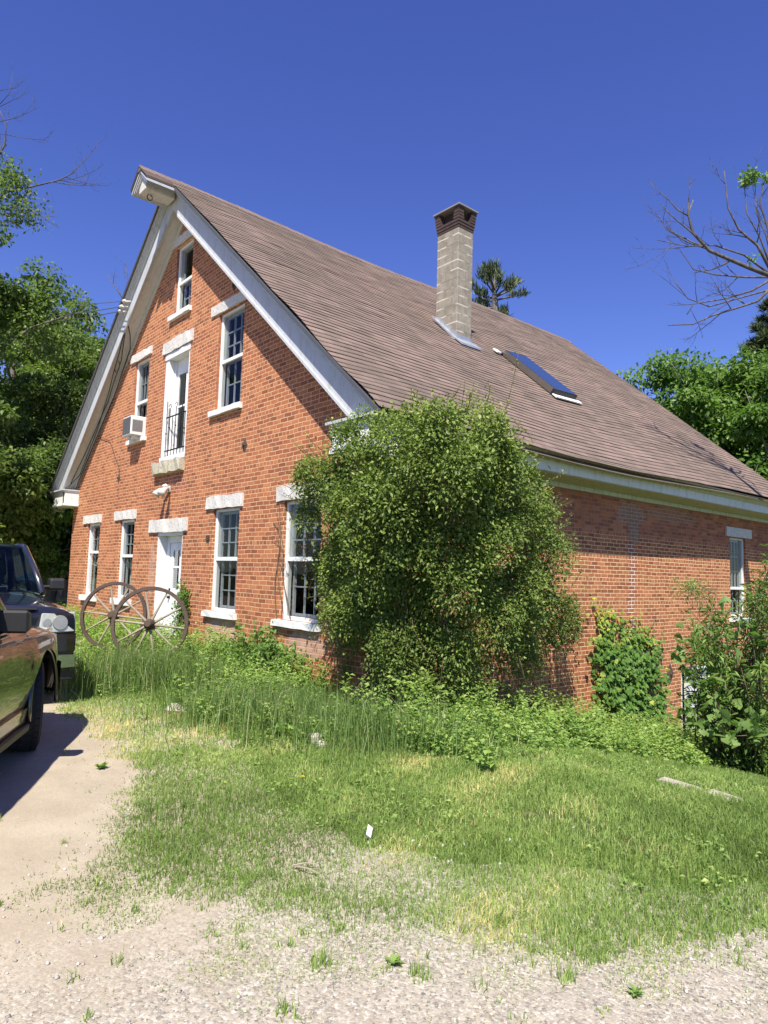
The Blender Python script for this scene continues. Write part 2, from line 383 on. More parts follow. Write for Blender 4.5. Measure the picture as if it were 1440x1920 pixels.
def make_block():
    m, nt, out = mat('concrete_block'); g = N(nt)
    geo = g.n('ShaderNodeNewGeometry'); sp = g.n('ShaderNodeSeparateXYZ'); g.l(geo.outputs['Position'], sp.inputs[0])
    sn = g.n('ShaderNodeSeparateXYZ'); g.l(geo.outputs['True Normal'], sn.inputs[0]); p = geo.outputs['Position']
    isx = g.math('GREATER_THAN', g.math('ABSOLUTE', sn.outputs[0]), .6)
    u = g.math('ADD', g.math('MULTIPLY', sp.outputs[0], g.math('SUBTRACT', 1., isx)), g.math('MULTIPLY', sp.outputs[1], isx))
    zz = g.math('ADD', sp.outputs[2], g.math('MULTIPLY_ADD', g.noise(9., 3., p), .03, -.015))
    ph = g.math('FRACT', g.math('DIVIDE', g.math('SUBTRACT', zz, 4.02), .2))
    joint = g.math('SUBTRACT', 1., g.sstep(g.math('ABSOLUTE', g.math('SUBTRACT', ph, .5)), .05, .095))
    vj = g.math('SUBTRACT', 1., g.sstep(g.math('ABSOLUTE', g.math('SUBTRACT', g.math('FRACT', g.math('ADD', g.math('DIVIDE', u, .4), g.math('MULTIPLY', g.math('FLOOR', g.math('DIVIDE', g.math('SUBTRACT', zz, 4.12), .2)), .5))), .5)), .012, .03))
    row = g.noise(.9, 1., p); grain = g.noise(40., 4., p); mid = g.noise(5., 4., p, .6)
    c = g.ramp(g.math('MULTIPLY_ADD', grain, .3, g.math('MULTIPLY', mid, .75)), [(.3, (.17, .15, .118)), (.55, (.285, .255, .205)), (.8, (.37, .335, .28))])
    c = g.mix(g.math('MULTIPLY', g.sstep(g.noise(3.3, 4., p), .58, .72), .5), c, (.13, .11, .09))
    c = g.mix(g.math('MULTIPLY', vj, .5), c, (.15, .13, .1))
    lim = g.math('MULTIPLY', joint, g.sstep(g.noise(2.6, 4., p), .44, .56))
    c = g.mix(g.math('MULTIPLY', joint, .6), c, (.17, .15, .12))
    c = g.mix(lim, c, (.52, .48, .40))
    g.bsdf(out, c, .9, 0., .2, g.bump(grain, .4, .008)); return m

M = dict(
    brick=make_brick(), shingle=make_shingle(), stone=make_stone('granite_lintel', (.64, .62, .58), (.33, .32, .31), (.66, .62, .54)),
    mossy=make_stone('lichened_granite', (.47, .43, .33), (.2, .19, .14), (.5, .44, .27)),
    paint=make_paint('white_paint'), oldpaint=make_paint('weathered_white_paint', (.50, .52, .545), (.34, .32, .26), .55),
    soffit=make_paint('soffit_paint', (.62, .60, .55), (.38, .36, .31), .4), cornice=make_paint('cornice_paint', (.66, .68, .64), (.36, .38, .26), .45),
    algae=make_paint('mildewed_paint', (.50, .52, .38), (.26, .27, .15), .7),
    gravel=make_gravel(), soil=make_soil(), glass=make_glass('window_glass'),
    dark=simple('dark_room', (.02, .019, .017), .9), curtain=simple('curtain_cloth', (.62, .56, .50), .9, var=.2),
    blind=simple('white_blind', (.75, .74, .72), .7), iron=simple('black_iron', (.018, .017, .016), .5, .3),
    rust=simple('rusty_iron', (.085, .058, .045), .85, .2, var=.5, scale=25., bump=.5),
    wood=simple('weathered_spoke_wood', (.30, .25, .19), .85, var=.45, scale=12., bump=.4),
    metal=simple('grey_flashing', (.48, .50, .53), .45, .6, var=.4, scale=6.), drip=simple('dark_drip_edge', (.10, .105, .11), .5, .3),
    block=make_block(), sooty=simple('sooty_brick', (.055, .034, .030), .9, var=.5, scale=9., bump=.6), cap=simple('concrete_cap', (.22, .21, .195), .85),
    plastic=simple('white_plastic', (.74, .74, .72), .45, var=.06), coil=simple('grey_coil', (.12, .12, .125), .6, .3), black=simple('black_plastic', (.016, .016, .017), .5, var=.1),
    rubber=simple('tyre_rubber', (.017, .017, .018), .8, bump=.3), cable=simple('black_cable', (.012, .012, .012), .6),
    wire=simple('grey_wire', (.10, .11, .12), .6), porcelain=simple('porcelain', (.55, .52, .46), .35),
    bark=make_bark('grey_bark'), deadbark=make_bark('dead_branch_bark', (.045, .038, .034), (.17, .155, .145), 16.), stem=make_bark('vine_stem', (.07, .05, .035), (.20, .15, .10), 20.),
    bronze=simple('skylight_frame', (.20, .175, .15), .4, .6), slab=make_stone('path_stone', (.36, .315, .25), (.24, .21, .165), (.40, .35, .28)),
    limestone=make_stone('rubble_stone', (.40, .37, .31), (.24, .22, .19), (.44, .39, .3)),
    skyglass=None)
def make_skyglass():
    m, nt, out = mat('skylight_glass'); g = N(nt)
    g.bsdf(out, (.03, .05, .09), .04, 0., .9, None, 1.); return m
M['skyglass'] = make_skyglass()
L = dict(
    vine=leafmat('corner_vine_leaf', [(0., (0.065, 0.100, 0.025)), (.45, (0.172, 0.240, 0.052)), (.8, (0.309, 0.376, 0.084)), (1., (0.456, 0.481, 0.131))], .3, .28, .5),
    young=leafmat('young_leaf', [(0., (0.104, 0.198, 0.048)), (.6, (0.186, 0.308, 0.080)), (1., (0.290, 0.396, 0.128))], .4),
    creeper=leafmat('creeper_leaf', [(0., (0.068, 0.149, 0.026)), (.6, (0.128, 0.243, 0.043)), (.85, (0.270, 0.351, 0.054)), (1., (0.450, 0.432, 0.072))], .34, .3, .5),
    shrub=leafmat('shrub_leaf', [(0., (0.047, 0.102, 0.022)), (.5, (0.103, 0.188, 0.036)), (1., (0.222, 0.320, 0.061))], .32, .35, .45),
    grape=leafmat('grape_leaf', [(0., (0.132, 0.231, 0.060)), (1., (0.264, 0.374, 0.110))], .45, .3, .5),
    tree=leafmat('maple_leaf', [(0., (0.066, 0.104, 0.028)), (.5, (0.130, 0.194, 0.048)), (1., (0.233, 0.291, 0.077))], .42),
    treeb=leafmat('ash_leaf', [(0., (0.064, 0.121, 0.025)), (.5, (0.127, 0.224, 0.045)), (1., (0.229, 0.327, 0.075))], .42),
    pine=leafmat('pine_needle', [(0., (.024, .045, .024)), (.6, (.07, .10, .045)), (1., (.16, .18, .07))], .12, .3, .6),
    lawn=leafmat('lawn_blade', [(0., (0.131, 0.200, 0.046)), (.5, (0.237, 0.345, 0.085)), (.85, (0.351, 0.449, 0.132)), (1., (0.736, 0.611, 0.296))], .38, .3, .5),
    tall=leafmat('tall_grass_blade', [(0., (0.094, 0.160, 0.043)), (.5, (0.180, 0.272, 0.079)), (.82, (0.283, 0.357, 0.123)), (1., (0.590, 0.531, 0.305))], .38, .3, .5),
    weed=leafmat('weed_leaf', [(0., (0.127, 0.216, 0.054)), (.5, (0.246, 0.369, 0.092)), (1., (0.418, 0.501, 0.151))], .4, .35, .45),
    rustleaf=leafmat('dead_leaf', [(0., (.14, .05, .02)), (1., (.30, .12, .05))], .2),
    yellow=leafmat('dandelion_petal', [(0., (.75, .55, .02)), (1., (.85, .68, .05))], .2), white=leafmat('white_petal', [(0., (.6, .62, .55)), (1., (.78, .78, .74))], .3))

# ------------------------------------------------------------------ ground
BND = [(-40., 2.0), (-9., -1.6), (-3.6, -2.65), (-1.1, -3.25), (.83, -3.32), (1.7, -3.5), (2.3, -3.72), (3.1, -4.0), (3.65, -4.02), (4.2, -3.82), (4.55, -3.5), (4.85, -3.22), (5.12, -3.08), (5.45, -3.0), (5.45, -2.75), (5.62, -2.4), (5.85, -2.05), (7.5, -1.2), (14., .5), (40., 3.)]
_bx = np.array([b[0] for b in BND]); _by = np.array([b[1] for b in BND])
def bnd(x): return np.interp(x, _bx+np.arange(len(_bx))*1e-4, _by)
def sm(t): t = np.clip(t, 0, 1); return t*t*(3-2*t)
def gz(x, y):
    x = np.asarray(x, float); y = np.asarray(y, float)
    z = -1.6+0*x
    z = z+.16*sm((y+3.2)/3.)*sm((-x-.6)/3.)
    z = z-1.62*sm((y+1.6)/10.5)*sm((x+3.)/3.2)
    z = z+.03*np.sin(x*1.3+y*.7)*np.cos(y*1.1-x*.4)*sm((y-bnd(x)+.3)/1.)
    return z
def grid_lines(lo, hi, f0, f1, fine, growth=1.35):
    a = list(np.arange(f0, f1+1e-6, fine)); s = fine
    while a[-1] < hi: s *= growth; a.append(a[-1]+s)
    s = fine; b = [a[0]]
    while b[-1] > lo: s *= growth; b.append(b[-1]-s)
    return np.array(b[::-1][:-1]+a)
def sheet(xs, ys, zf, keep=None):
    X, Y = np.meshgrid(xs, ys, indexing='ij'); Z = zf(X, Y)
    V = np.stack([X, Y, Z], -1).reshape(-1, 3); ny = len(ys)
    i, j = np.meshgrid(np.arange(len(xs)-1), np.arange(ny-1), indexing='ij')
    a = (i*ny+j).ravel(); FC = np.stack([a, a+ny, a+ny+1, a+1], 1)
    return V, FC
V, FC = sheet(grid_lines(-900, 900, -14, 10, .3), grid_lines(-900, 900, -8, 14, .3), gz)
g = np_mesh('ground', V, FC, M['soil'], smooth=True); tag(g, kind='structure')
# gravel drive: its edge follows the ragged turf line
xs = np.concatenate([np.linspace(-40, -4, 40), np.linspace(-3.9, 8, 240), np.linspace(8.2, 40, 40)])
rr = np.random.default_rng(3)
wob = np.cumsum(rr.normal(0, .03, len(xs))); wob -= np.convolve(wob, np.ones(15)/15, 'same')
ts = np.concatenate([np.linspace(0, 4.5, 46), np.array([5, 6, 8, 11, 16])])
X = np.repeat(xs[:, None], len(ts), 1); Y = (bnd(xs)+wob*1.3+.85)[:, None]-ts[None]
ox = np.sin(X*2.1)*np.sin(Y*1.7)*.012+np.sin(X*.8+Y*2.6)*.01
Z = gz(X, Y)+.005+np.maximum(0, ox)*sm(ts/.6)[None]
V = np.stack([X, Y, Z], -1).reshape(-1, 3); ny = len(ts)
i, j = np.meshgrid(np.arange(len(xs)-1), np.arange(ny-1), indexing='ij'); a = (i*ny+j).ravel()
tag(np_mesh('driveway', V, np.stack([a, a+1, a+ny+1, a+ny], 1), M['gravel'], smooth=True), kind='structure')

# ------------------------------------------------------------------ the brick house
XL, XR, YB = -12.8, 0., 13.3
RX, RZ, SL = -6.45, 8.13, .852
XE, GE = .66, .45                       # eave line and front overhang of the roof skin
HOUSE = empty('brick_house', (0, 0, 0))
tag(HOUSE, 'old two storey red brick house with steep brown shingle roof and deep white eaves', 'house')
def ridge(y): return RZ-.10*np.exp(-((np.asarray(y)-5.)/3.3)**2)
def roof_z(x, y=0): return ridge(y)-abs(x-RX)*SL
LT = (0.02,)
def wall_plane(axis, u0, u1, topf, botz, holes, depth, name, mtl, ext_u=()):
    """brick skin with window holes and reveals. axis 'y': plane y=0 facing -y; axis 'x': plane x=0 facing +x"""
    us = sorted(set([u0, u1, *ext_u]+[h[0] for h in holes]+[h[1] for h in holes]))
    b = MB()
    P = (lambda u, z, d=0.: (u, d, z)) if axis == 'y' else (lambda u, z, d=0.: (-d, u, z))
    for a, c in zip(us[:-1], us[1:]):
        hs = sorted([h for h in holes if h[0] <= a+1e-6 and h[1] >= c-1e-6], key=lambda h: h[2])
        z0 = botz
        for h in hs:
            if h[2] > z0: b.add([P(a, z0), P(c, z0), P(c, h[2]), P(a, h[2])], [(0, 1, 2, 3)])
            z0 = h[3]
        b.add([P(a, z0), P(c, z0), P(c, topf(c)), P(a, topf(a))], [(0, 1, 2, 3)])
    for h in holes:
        a, c, z0, z1 = h
        for q in ([(a, z0), (a, z1)], [(c, z1), (c, z0)], [(a, z1), (c, z1)], [(c, z0), (a, z0)]):
            b.add([P(*q[0]), P(*q[1]), P(*q[1], depth), P(*q[0], depth)], [(0, 1, 2, 3)])
    me = bpy.data.meshes.new(name); me.from_pydata(b.v, [], b.f); me.materials.append(mtl); me.update()
    return link(name, me, None, HOUSE)

W1 = [(-11.48, -10.56, -.72, 1.09), (-9.20, -8.30, -.70, 1.09), (-4.50, -3.54, -.73, 1.10), (-2.12, -1.10, -.73, 1.10)]
W2 = [(-8.84, -7.99, 2.93, 4.78), (-4.66, -3.70, 2.95, 4.81)]
WA = (-6.80, -6.00, 5.36, 6.86)
DU = (-7.09, -5.88, 2.22, 4.58)
DL = (-6.99, -5.76, -1.62, .74)
gable_top = lambda u: RZ-.1-abs(u-RX)*SL-.02
wall_plane('y', XL, XR, gable_top, -2.2, W1+W2+[WA, DU, DL], .26, 'front_wall', M['brick'], (RX,))
SWIN = (10.98, 11.86, -.75, 1.12)
BDOOR = (8.55, 10.1, -3.6, -1.75)
wall_plane('x', 0., YB, lambda u: 1.74, -3.7, [SWIN, BDOOR], .26, 'side_wall', M['brick'])
b = MB(); b.add([(XL, 0, -3.7), (XL, YB, -3.7), (XL, YB, 2.6), (XL, 0, 2.6)], [(0, 1, 2, 3)])
b.add([(XL, YB, -3.7), (XR, YB, -3.7), (XR, YB, 2.6), (RX, YB, 7.9), (XL, YB, 2.6)], [(0, 1, 2, 3, 4)])
b.build('back_wall', M['brick'], HOUSE)
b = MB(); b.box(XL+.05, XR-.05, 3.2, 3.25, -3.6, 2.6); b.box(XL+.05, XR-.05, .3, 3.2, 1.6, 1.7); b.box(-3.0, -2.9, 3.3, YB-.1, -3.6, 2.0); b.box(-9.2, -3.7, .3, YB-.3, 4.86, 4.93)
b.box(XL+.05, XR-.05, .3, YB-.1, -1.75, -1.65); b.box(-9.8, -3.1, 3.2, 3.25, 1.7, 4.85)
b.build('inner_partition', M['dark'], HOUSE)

# roof skin in overlapping courses
def roof_slope(sign, name):
    run = XE-RX; slen = run*math.hypot(1, SL); n = 62; e = slen/n
    ys = np.linspace(-GE, YB+.35, 88); rr = np.random.default_rng(5+int(sign))
    ca, sa = 1/math.hypot(1, SL), SL/math.hypot(1, SL)
    low = rr.normal(0, 1, (n, len(ys))); low = (low+np.roll(low, 1, 1)+np.roll(low, 2, 1)+np.roll(low, -1, 1))/4
    V, FC, UV = [], [], []
    def pt(s, y, h):
        # s measured from the eave up the slope, h normal to it; slight dips along the old rafters
        d = (slen-s)
        dip = .007*math.sin(y*2.4+s*.7)*math.sin(s*.9)+.03*math.sin(y*.55+1.3)*math.sin(math.pi*min(1, s/slen))
        curl = .03*math.exp(-((y+GE)/.9)**2)*math.sin(s*3.1+.6*math.sin(s*1.7))*math.exp(-s/3.)
        zr = float(ridge(y)); h = h+dip+curl
        x = RX+sign*(d*ca+h*sa); return (x, y, zr-d*sa+h*ca)
    for i in range(n):
        s0, s1 = i*e, min((i+1)*e+.02, slen)
        b0 = len(V)
        for j, y in enumerate(ys):
            lift = .012+.004*low[i, j]; sj = s0+.009*low[i, j]
            for s, h in ((sj, .0), (sj, lift), (s1, .003)):
                V.append(pt(s, y, h)); UV.append((y, s-s0+i*.149 if h else i*.149))
        for j in range(len(ys)-1):
            for k in range(2):
                q = b0+j*3+k; FC.append((q, q+3, q+4, q+1))
    # underside deck
    b0 = len(V)
    for y in ys:
        for s in (0, slen):
            d = slen-s; V.append((RX+sign*d*ca, y, float(ridge(y))-d*sa-.09)); UV.append((0, .02))
    FC += [(b0+2*q, b0+2*q+1, b0+2*q+3, b0+2*q+2) for q in range(len(ys)-1)]
    me = bpy.data.meshes.new(name); me.from_pydata(V, [], FC)
    uvl = me.uv_layers.new(name='UVMap')
    idx = np.zeros(len(me.loops), np.int32); me.loops.foreach_get('vertex_index', idx)
    uvl.data.foreach_set('uv', np.array(UV, np.float32)[idx].ravel())
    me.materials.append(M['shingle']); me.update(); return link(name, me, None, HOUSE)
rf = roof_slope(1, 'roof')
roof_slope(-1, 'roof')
b = MB()                                # ridge caps
yy = -GE-.6
rr = random.Random(4)
while yy < YB+.3:
    z = float(ridge(yy)); j = rr.uniform(-.006, .008)
    if yy > -GE+.1 or True:
        b.hexa([(RX-.13, yy, z-.095+j), (RX+.13, yy, z-.095+j), (RX+.13, yy+.30, z-.115), (RX-.13, yy+.30, z-.115), (RX-.004, yy, z+.045+j), (RX+.004, yy, z+.045+j), (RX+.004, yy+.3, z+.02), (RX-.004, yy+.3, z+.02)])
    yy += .145
b.build('ridge_cap', simple('ridge_shingle', (.17, .125, .105), .9, var=.3), rf)

# rakes, crown mouldings and soffits of the front gable
def rake_box(b, sign, y0, y1, d0, d1, xe=XE-.02, cut0=0., top=0.):
    x0 = RX+sign*top; x1 = RX+sign*(xe-RX); za = RZ-.06-SL*top; zb = RZ-.06-(xe-RX)*SL
    b.hexa([(x0, y0, za-d1), (x1, y0, zb-d1), (x1, y1, zb-d1), (x0, y1, za-d1), (x0, y0, za-d0), (x1, y0, zb-d0), (x1, y1, zb-d0), (x0, y1, za-d0)])
for s in (1, -1):
    b = MB(); rake_box(b, s, -.30, -.26, .10, .58); rake_box(b, s, -.325, -.301, .545, .60, top=.3)
    fa = b.build('rake_board', M['oldpaint'], HOUSE)
    b = MB()
    for q in range(4):
        a = q/4; rake_box(b, s, -.315-.105*(1-a)-.004, -.3005, .015+.15*a, .0525+.15*a)
    b.build('crown_moulding', M['oldpaint'], fa)
    b = MB(); rake_box(b, s, -.462, -.425, -.035, .03, XE+.01); b.build('drip_edge', M['drip'], fa)
    b = MB(); rake_box(b, s, -.26, -.031, .50, .53); b.build('soffit', M['soffit'], HOUSE)
    b = MB(); rake_box(b, s, -.03, -.003, .48, .66 if s > 0 else .70, .12, top=.1); b.build('frieze_board', M['soffit'], HOUSE)
# boxed returns at the feet of the gable
def ret(x0, x1):
    b = MB(); b.box(x0, x1, -.36, .0, 1.66, 1.97); b.box(x0-.03, x1+.03, -.385, 0, 1.60, 1.66)
    q = b.build('eave_return', M['paint'], HOUSE, bevel=.006)
    b = MB(); b.box(x0-.03, x1+.02, -.40, 0, 1.972, 2.0); b.box(x0-.06, x1+.03, -.44, 0, 2.002, 2.04)
    b.build('return_ledge', M['oldpaint'], q)
ret(-.42, .53); ret(-13.42, -12.4)
# cornice along the long wall
b = MB(); b.box(.445, .48, .01, YB+.3, 1.735, 1.93); c = b.build('cornice_board', M['cornice'], HOUSE)
b = MB(); b.prism([(.003, .01, 1.68), (.46, .01, 1.722), (.444, .01, 1.76), (.003, .01, 1.72)], (0, YB+.29, 0)); b.box(.003, .05, .01, YB+.3, 1.60, 1.68); b.build('eave_soffit', M['algae'], c)
b = MB(); b.prism([(.481, .01, 1.90), (.505, .01, 1.90), (.53, .01, 1.965), (.60, .01, 2.0), (.62, .01, 2.035), (.481, .01, 2.04)], (0, YB+.29, 0)); b.build('eave_crown', M['algae'], c)
b = MB(); b.box(-13.25, -12.8, .01, YB, 1.7, 2.1); b.build('cornice_board', M['cornice'], HOUSE)

# hoist hood at the peak
b = MB()
for s in (1, -1):
    w = .40
    b.hexa([(RX, -1.04, RZ-.05), (RX+s*w, -1.04, RZ-.05-w*SL), (RX+s*w, -GE, RZ-.05-w*SL), (RX, -GE, RZ-.05), (RX, -1.06, RZ+.0), (RX+s*w, -1.06, RZ-w*SL), (RX+s*w, -GE, RZ-w*SL), (RX, -GE, RZ)])
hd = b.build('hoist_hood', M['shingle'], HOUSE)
b = MB(); b.box(RX-.17, RX+.17, -.96, -.34, 7.63, 7.93); b.prism([(RX-.17, -.96, 7.93), (RX+.17, -.96, 7.93), (RX, -.96, 8.05)], (0, .6, 0)); b.build('hood_box', M['soffit'], hd, bevel=.006)
b = MB()
for s in (1, -1):
    for q, (t, o) in enumerate(((.05, .0), (.11, -.02), (.16, -.05))):
        w = .40-q*.07
        b.hexa([(RX, -1.03+q*.02, RZ-.06-t), (RX+s*w, -1.03+q*.02, RZ-.06-w*SL-t), (RX+s*w, -.40, RZ-.06-w*SL-t), (RX, -.40, RZ-.06-t), (RX, -1.03+q*.02, RZ-.012-t), (RX+s*w, -1.03+q*.02, RZ-.012-w*SL-t), (RX+s*w, -.40, RZ-.012-w*SL-t), (RX, -.40, RZ-.012-t)])
b.build('hood_moulding', M['oldpaint'], hd)
b = MB(); b.tube([(RX-.0, -.80+.055*math.sin(t), 7.565+.06*math.cos(t)) for t in np.linspace(0, 2*math.pi*.92, 14)], .009, 6); b.build('hoist_ring', M['iron'], hd)

# ------------------------------------------------------------------ windows
def tri(p): return tuple(p)
class Fr:
    """local frame of an opening: u across, w out of the wall, z up"""
    def __init__(s, axis): s.a = axis
    def box(s, b, u0, u1, w0, w1, z0, z1):
        if s.a == 'y': b.box(u0, u1, -w1, -w0, z0, z1)
        else: b.box(w0, w1, u0, u1, z0, z1)
def sash_bars(b, fr, u0, u1, z0, z1, cols, rows, w0, w1, rail=.045, bar=.02):
    fr.box(b, u0, u0+rail, w0, w1, z0, z1); fr.box(b, u1-rail, u1, w0, w1, z0, z1)
    fr.box(b, u0+rail, u1-rail, w0, w1, z0, z0+rail); fr.box(b, u0+rail, u1-rail, w0, w1, z1-rail, z1)
    for c in range(1, cols):
        u = u0+rail+(u1-u0-2*rail)*c/cols; fr.box(b, u-bar/2, u+bar/2, w0+.004, w1-.004, z0+rail, z1-rail)
    for r in range(1, rows):
        z = z0+rail+(z1-z0-2*rail)*r/rows; fr.box(b, u0+rail, u1-rail, w0+.007, w1-.007, z-bar/2, z+bar/2)
def window(hole, label, axis='y', mid=.5, upper=(3, 3), lower=(3, 2), lintel=None, sill=True, sill_h=.10, cas=.06, back=.05, dropped=0., cover=None):
    u0, u1, z0, z1 = hole; fr = Fr(axis); zm = z0+(z1-z0)*mid
    b = MB()
    fr.box(b, u0, u0+cas, -.10-back, -back, z0, z1); fr.box(b, u1-cas, u1, -.10-back, -back, z0, z1)
    fr.box(b, u0+cas, u1-cas, -.10-back, -back, z1-cas*.8, z1); fr.box(b, u0+cas, u1-cas, -.10-back, -back, z0, z0+cas)
    fr.box(b, u0+cas, u1-cas, -.06-back, -back-.01, zm-.032, zm+.032)
    w = b.build('window', M['paint'], HOUSE, bevel=.003); w['label'] = label
    a0, a1 = u0+cas, u1-cas
    b = MB(); sash_bars(b, fr, a0, a1, zm, z1-cas*.8, upper[0], upper[1], -.125-back, -.085-back); b.build('sash', M['oldpaint'], w)
    b = MB(); sash_bars(b, fr, a0, a1, z0+cas+dropped, zm+.03, lower[0], lower[1], -.165-back, -.13-back); b.build('sash', M['oldpaint'], w)
    def pane(nm, o, za, zb):
        if axis == 'y': vs = [(a0, back+o, za), (a1, back+o, za), (a1, back+o, zb), (a0, back+o, zb)]
        else: vs = [(-back-o, a0, za), (-back-o, a1, za), (-back-o, a1, zb), (-back-o, a0, zb)]
        bb = MB(); bb.add(vs, [(0, 1, 2, 3)]); bb.build('glass', M['glass'], w)
    pane('glass', .04, z0+cas, z1-cas*.8)
    if cover:
        for kind, ca, cb, cz0, cz1 in cover:
            bb = MB(); n = 18; P = []
            for i in range(n+1):
                u = ca+(cb-ca)*i/n; o = .235+back+(.018*math.sin(i*1.9)+.01*math.sin(i*3.7) if kind == 'curtain' else 0)
                P += [((u, o, cz0) if axis == 'y' else (-o, u, cz0)), ((u, o, cz1) if axis == 'y' else (-o, u, cz1))]
            bb.add(P, [(2*i, 2*i+2, 2*i+3, 2*i+1) for i in range(n)])
            bb.build(kind, M['curtain'] if kind == 'curtain' else M['blind'], w)
    if sill:
        b = MB(); e = .08
        if axis == 'y': b.rbox(u0-e-.06, u1+e, -.075, .06, z0-sill_h, z0-.002, .006, 6, int(abs(u0)*100))
        else: b.box(-.06, .07, u0-e, u1+e, z0-sill_h, z0-.002)
        b.build('sill', M['paint'], w)
    if lintel:
        la, lb, lz0, lz1 = lintel; b = MB()
        if axis == 'y': b.rbox(la, lb, -.035, .02, lz0, lz1, .011, 8, int(abs(la)*77))
        else: b.box(-.02, .035, la, lb, lz0, lz1)
        b.build('lintel', M['stone'], w)
    return w
window(W1[0], 'narrow ground floor window nearest the left corner, white curtain in its upper half', mid=.60, upper=(3, 2), lower=(1, 1), lintel=(-11.83, -10.47, 1.10, 1.31), sill_h=.13, cover=[('curtain', -11.42, -10.62, .55, 1.05), ('blind', -11.42, -10.62, .05, .42)])
window(W1[1], 'ground floor window behind the wagon wheels, pale curtain low down', mid=.54, upper=(3, 3), lower=(1, 1), lintel=(-9.52, -8.22, 1.10, 1.31), sill_h=.14, cover=[('curtain', -9.14, -8.75, -.7, .12), ('curtain', -8.5, -8.36, -.7, .0)])
window(W1[2], 'tall ground floor window right of the door over a lime washed patch', lintel=(-4.77, -3.42, 1.11, 1.34), mid=.51, lower=(3, 3))
window(W1[3], 'ground floor window half covered by the corner vine', lintel=(-2.33, -.93, 1.11, 1.35), mid=.51, lower=(3, 2))
window(W2[0], 'upper window with an air conditioner in its lower sash', lintel=(-9.08, -7.86, 4.79, 4.98), mid=.47, upper=(4, 2), lower=(3, 1), dropped=.42)
window(W2[1], 'large upper window half shaded by the right hand eave', lintel=(-4.95, -3.57, 4.82, 5.01), mid=.50)
window(WA, 'small attic window high under the peak', lintel=(-6.98, -5.87, 6.90, 7.09), mid=.47, upper=(1, 1), lower=(3, 2))
window(SWIN, 'window in the long wall seen above the shrub', axis='x', lintel=(10.76, 12.16, 1.14, 1.36), mid=.36, upper=(4, 3), lower=(3, 2), cas=.05)

# lower door in its deep white reveal
u0, u1, z0, z1 = DL
b = MB(); b.box(u0, u0+.05, .012, .24, z0, z1); b.box(u1-.05, u1, .012, .24, z0, z1); b.box(u0+.05, u1-.05, .012, .24, z1-.06, z1)
b.box(u0+.05, u0+.20, .20, .25, z0, z1-.06); b.box(u0+.20, u1-.05, .20, .25, z1-.20, z1-.06)
d = b.build('door', M['paint'], HOUSE, bevel=.003); d['label'] = 'white front door with four narrow lights'
a0, a1, zt = u0+.205, u1-.055, z1-.205
b = MB(); st = .15
b.box(a0, a0+st, .215, .255, z0, zt); b.box(a1-st, a1, .215, .255, z0, zt); b.box(a0+st, a1-st, .215, .255, zt-.15, zt); b.box(a0+st, a1-st, .215, .255, z0, z0+.2); b.box(a0+st, a1-st, .215, .255, -.52, -.40)
um = (a0+a1)/2; b.box(um-.035, um+.035, .217, .253, z0+.2, zt-.15); b.box(a0+st, a1-st, .219, .251, .02, .06)
b.box(a0+st+.03, um-.065, .222, .25, z0+.24, -.56); b.box(um+.065, a1-st-.03, .222, .25, z0+.24, -.56); b.box(a0+st, a1-st, .24, .25, z0+.2, -.52)
b.build('door_leaf', M['paint'], d, bevel=.003)
b = MB(); b.add([(a0+st, .235, -.40), (a1-st, .235, -.40), (a1-st, .235, zt-.15), (a0+st, .235, zt-.15)], [(0, 1, 2, 3)]); b.build('glass', M['glass'], d)
b = MB(); b.cyl((a0+.07, .19, -.58), (0, 1, 0), .028, .05, 12); b.cyl((a0+.07, .207, -.58), (0, 1, 0), .035, .012, 12); b.build('handle', M['iron'], d, smooth=True); b = MB(); b.cyl((a0+.07, .205, -.42), (0, 1, 0), .025, .02, 12); b.build('lock', M['iron'], d, smooth=True)
b = MB(); b.rbox(-7.41, -5.56, -.04, .02, .745, 1.01, .014, 9, 5); b.build('lintel', M['stone'], d)
b = MB(); b.box(u0-.1, u1+.1, -.3, .1, -1.7, -1.50); b.build('threshold', M['stone'], d)

# upper door with an iron guard
u0, u1, z0, z1 = DU
b = MB(); b.box(u0, u0+.17, .012, .23, z0+.11, z1-.14); b.box(u1-.07, u1, .012, .23, z0+.11, z1-.14); b.box(u0, u1, -.008, .23, z1-.14, z1-.01); b.box(u0, u1, -.02, .23, z0+.01, z0+.11)
b.box(u0+.171, u0+.21, .14, .23, z0+.11, z1-.14)
d = b.build('door', M['paint'], HOUSE, bevel=.004); d['label'] = 'narrow upper floor door behind a black iron guard'
a0, a1 = u0+.21, u1-.07
b = MB(); st = .11; zt = z1-.14; zb = z0+.11
b.box(a0, a0+st, .185, .225, zb, zt); b.box(a1-st*.6, a1, .185, .225, zb, zt); b.box(a0+st, a1-st*.6, .185, .225, zt-.32, zt); b.box(a0+st, a1-st*.6, .185, .225, zb, zb+.18)
um = a0+st+(a1-a0-st*1.6)*.5; b.box(um-.03, um+.03, .188, .222, zb+.18, zt-.32); b.box(a0+st, a1-st*.6, .190, .22, 3.40, 3.44)
b.build('door_leaf', M['paint'], d, bevel=.003)
b = MB(); b.add([(a0+st, .205, zb+.18), (a1-st*.6, .205, zb+.18), (a1-st*.6, .205, zt-.32), (a0+st, .205, zt-.32)], [(0, 1, 2, 3)]); b.build('glass', M['glass'], d)
b = MB(); b.add([(um+.05, .262, zb+.2), (a1-.05, .262, zb+.2), (a1-.05, .262, 3.1), (um+.05, .262, 3.1)], [(0, 1, 2, 3)]); b.build('curtain', simple('maroon_curtain', (.12, .02, .025), .9), d)
b = MB(); b.cyl((a1-.12, .15, 3.05), (0, 1, 0), .06, .06, 10); b.build('lamp', M['plastic'], d, smooth=True)
b = MB()
ra, rb = u0+.2, u1-.06
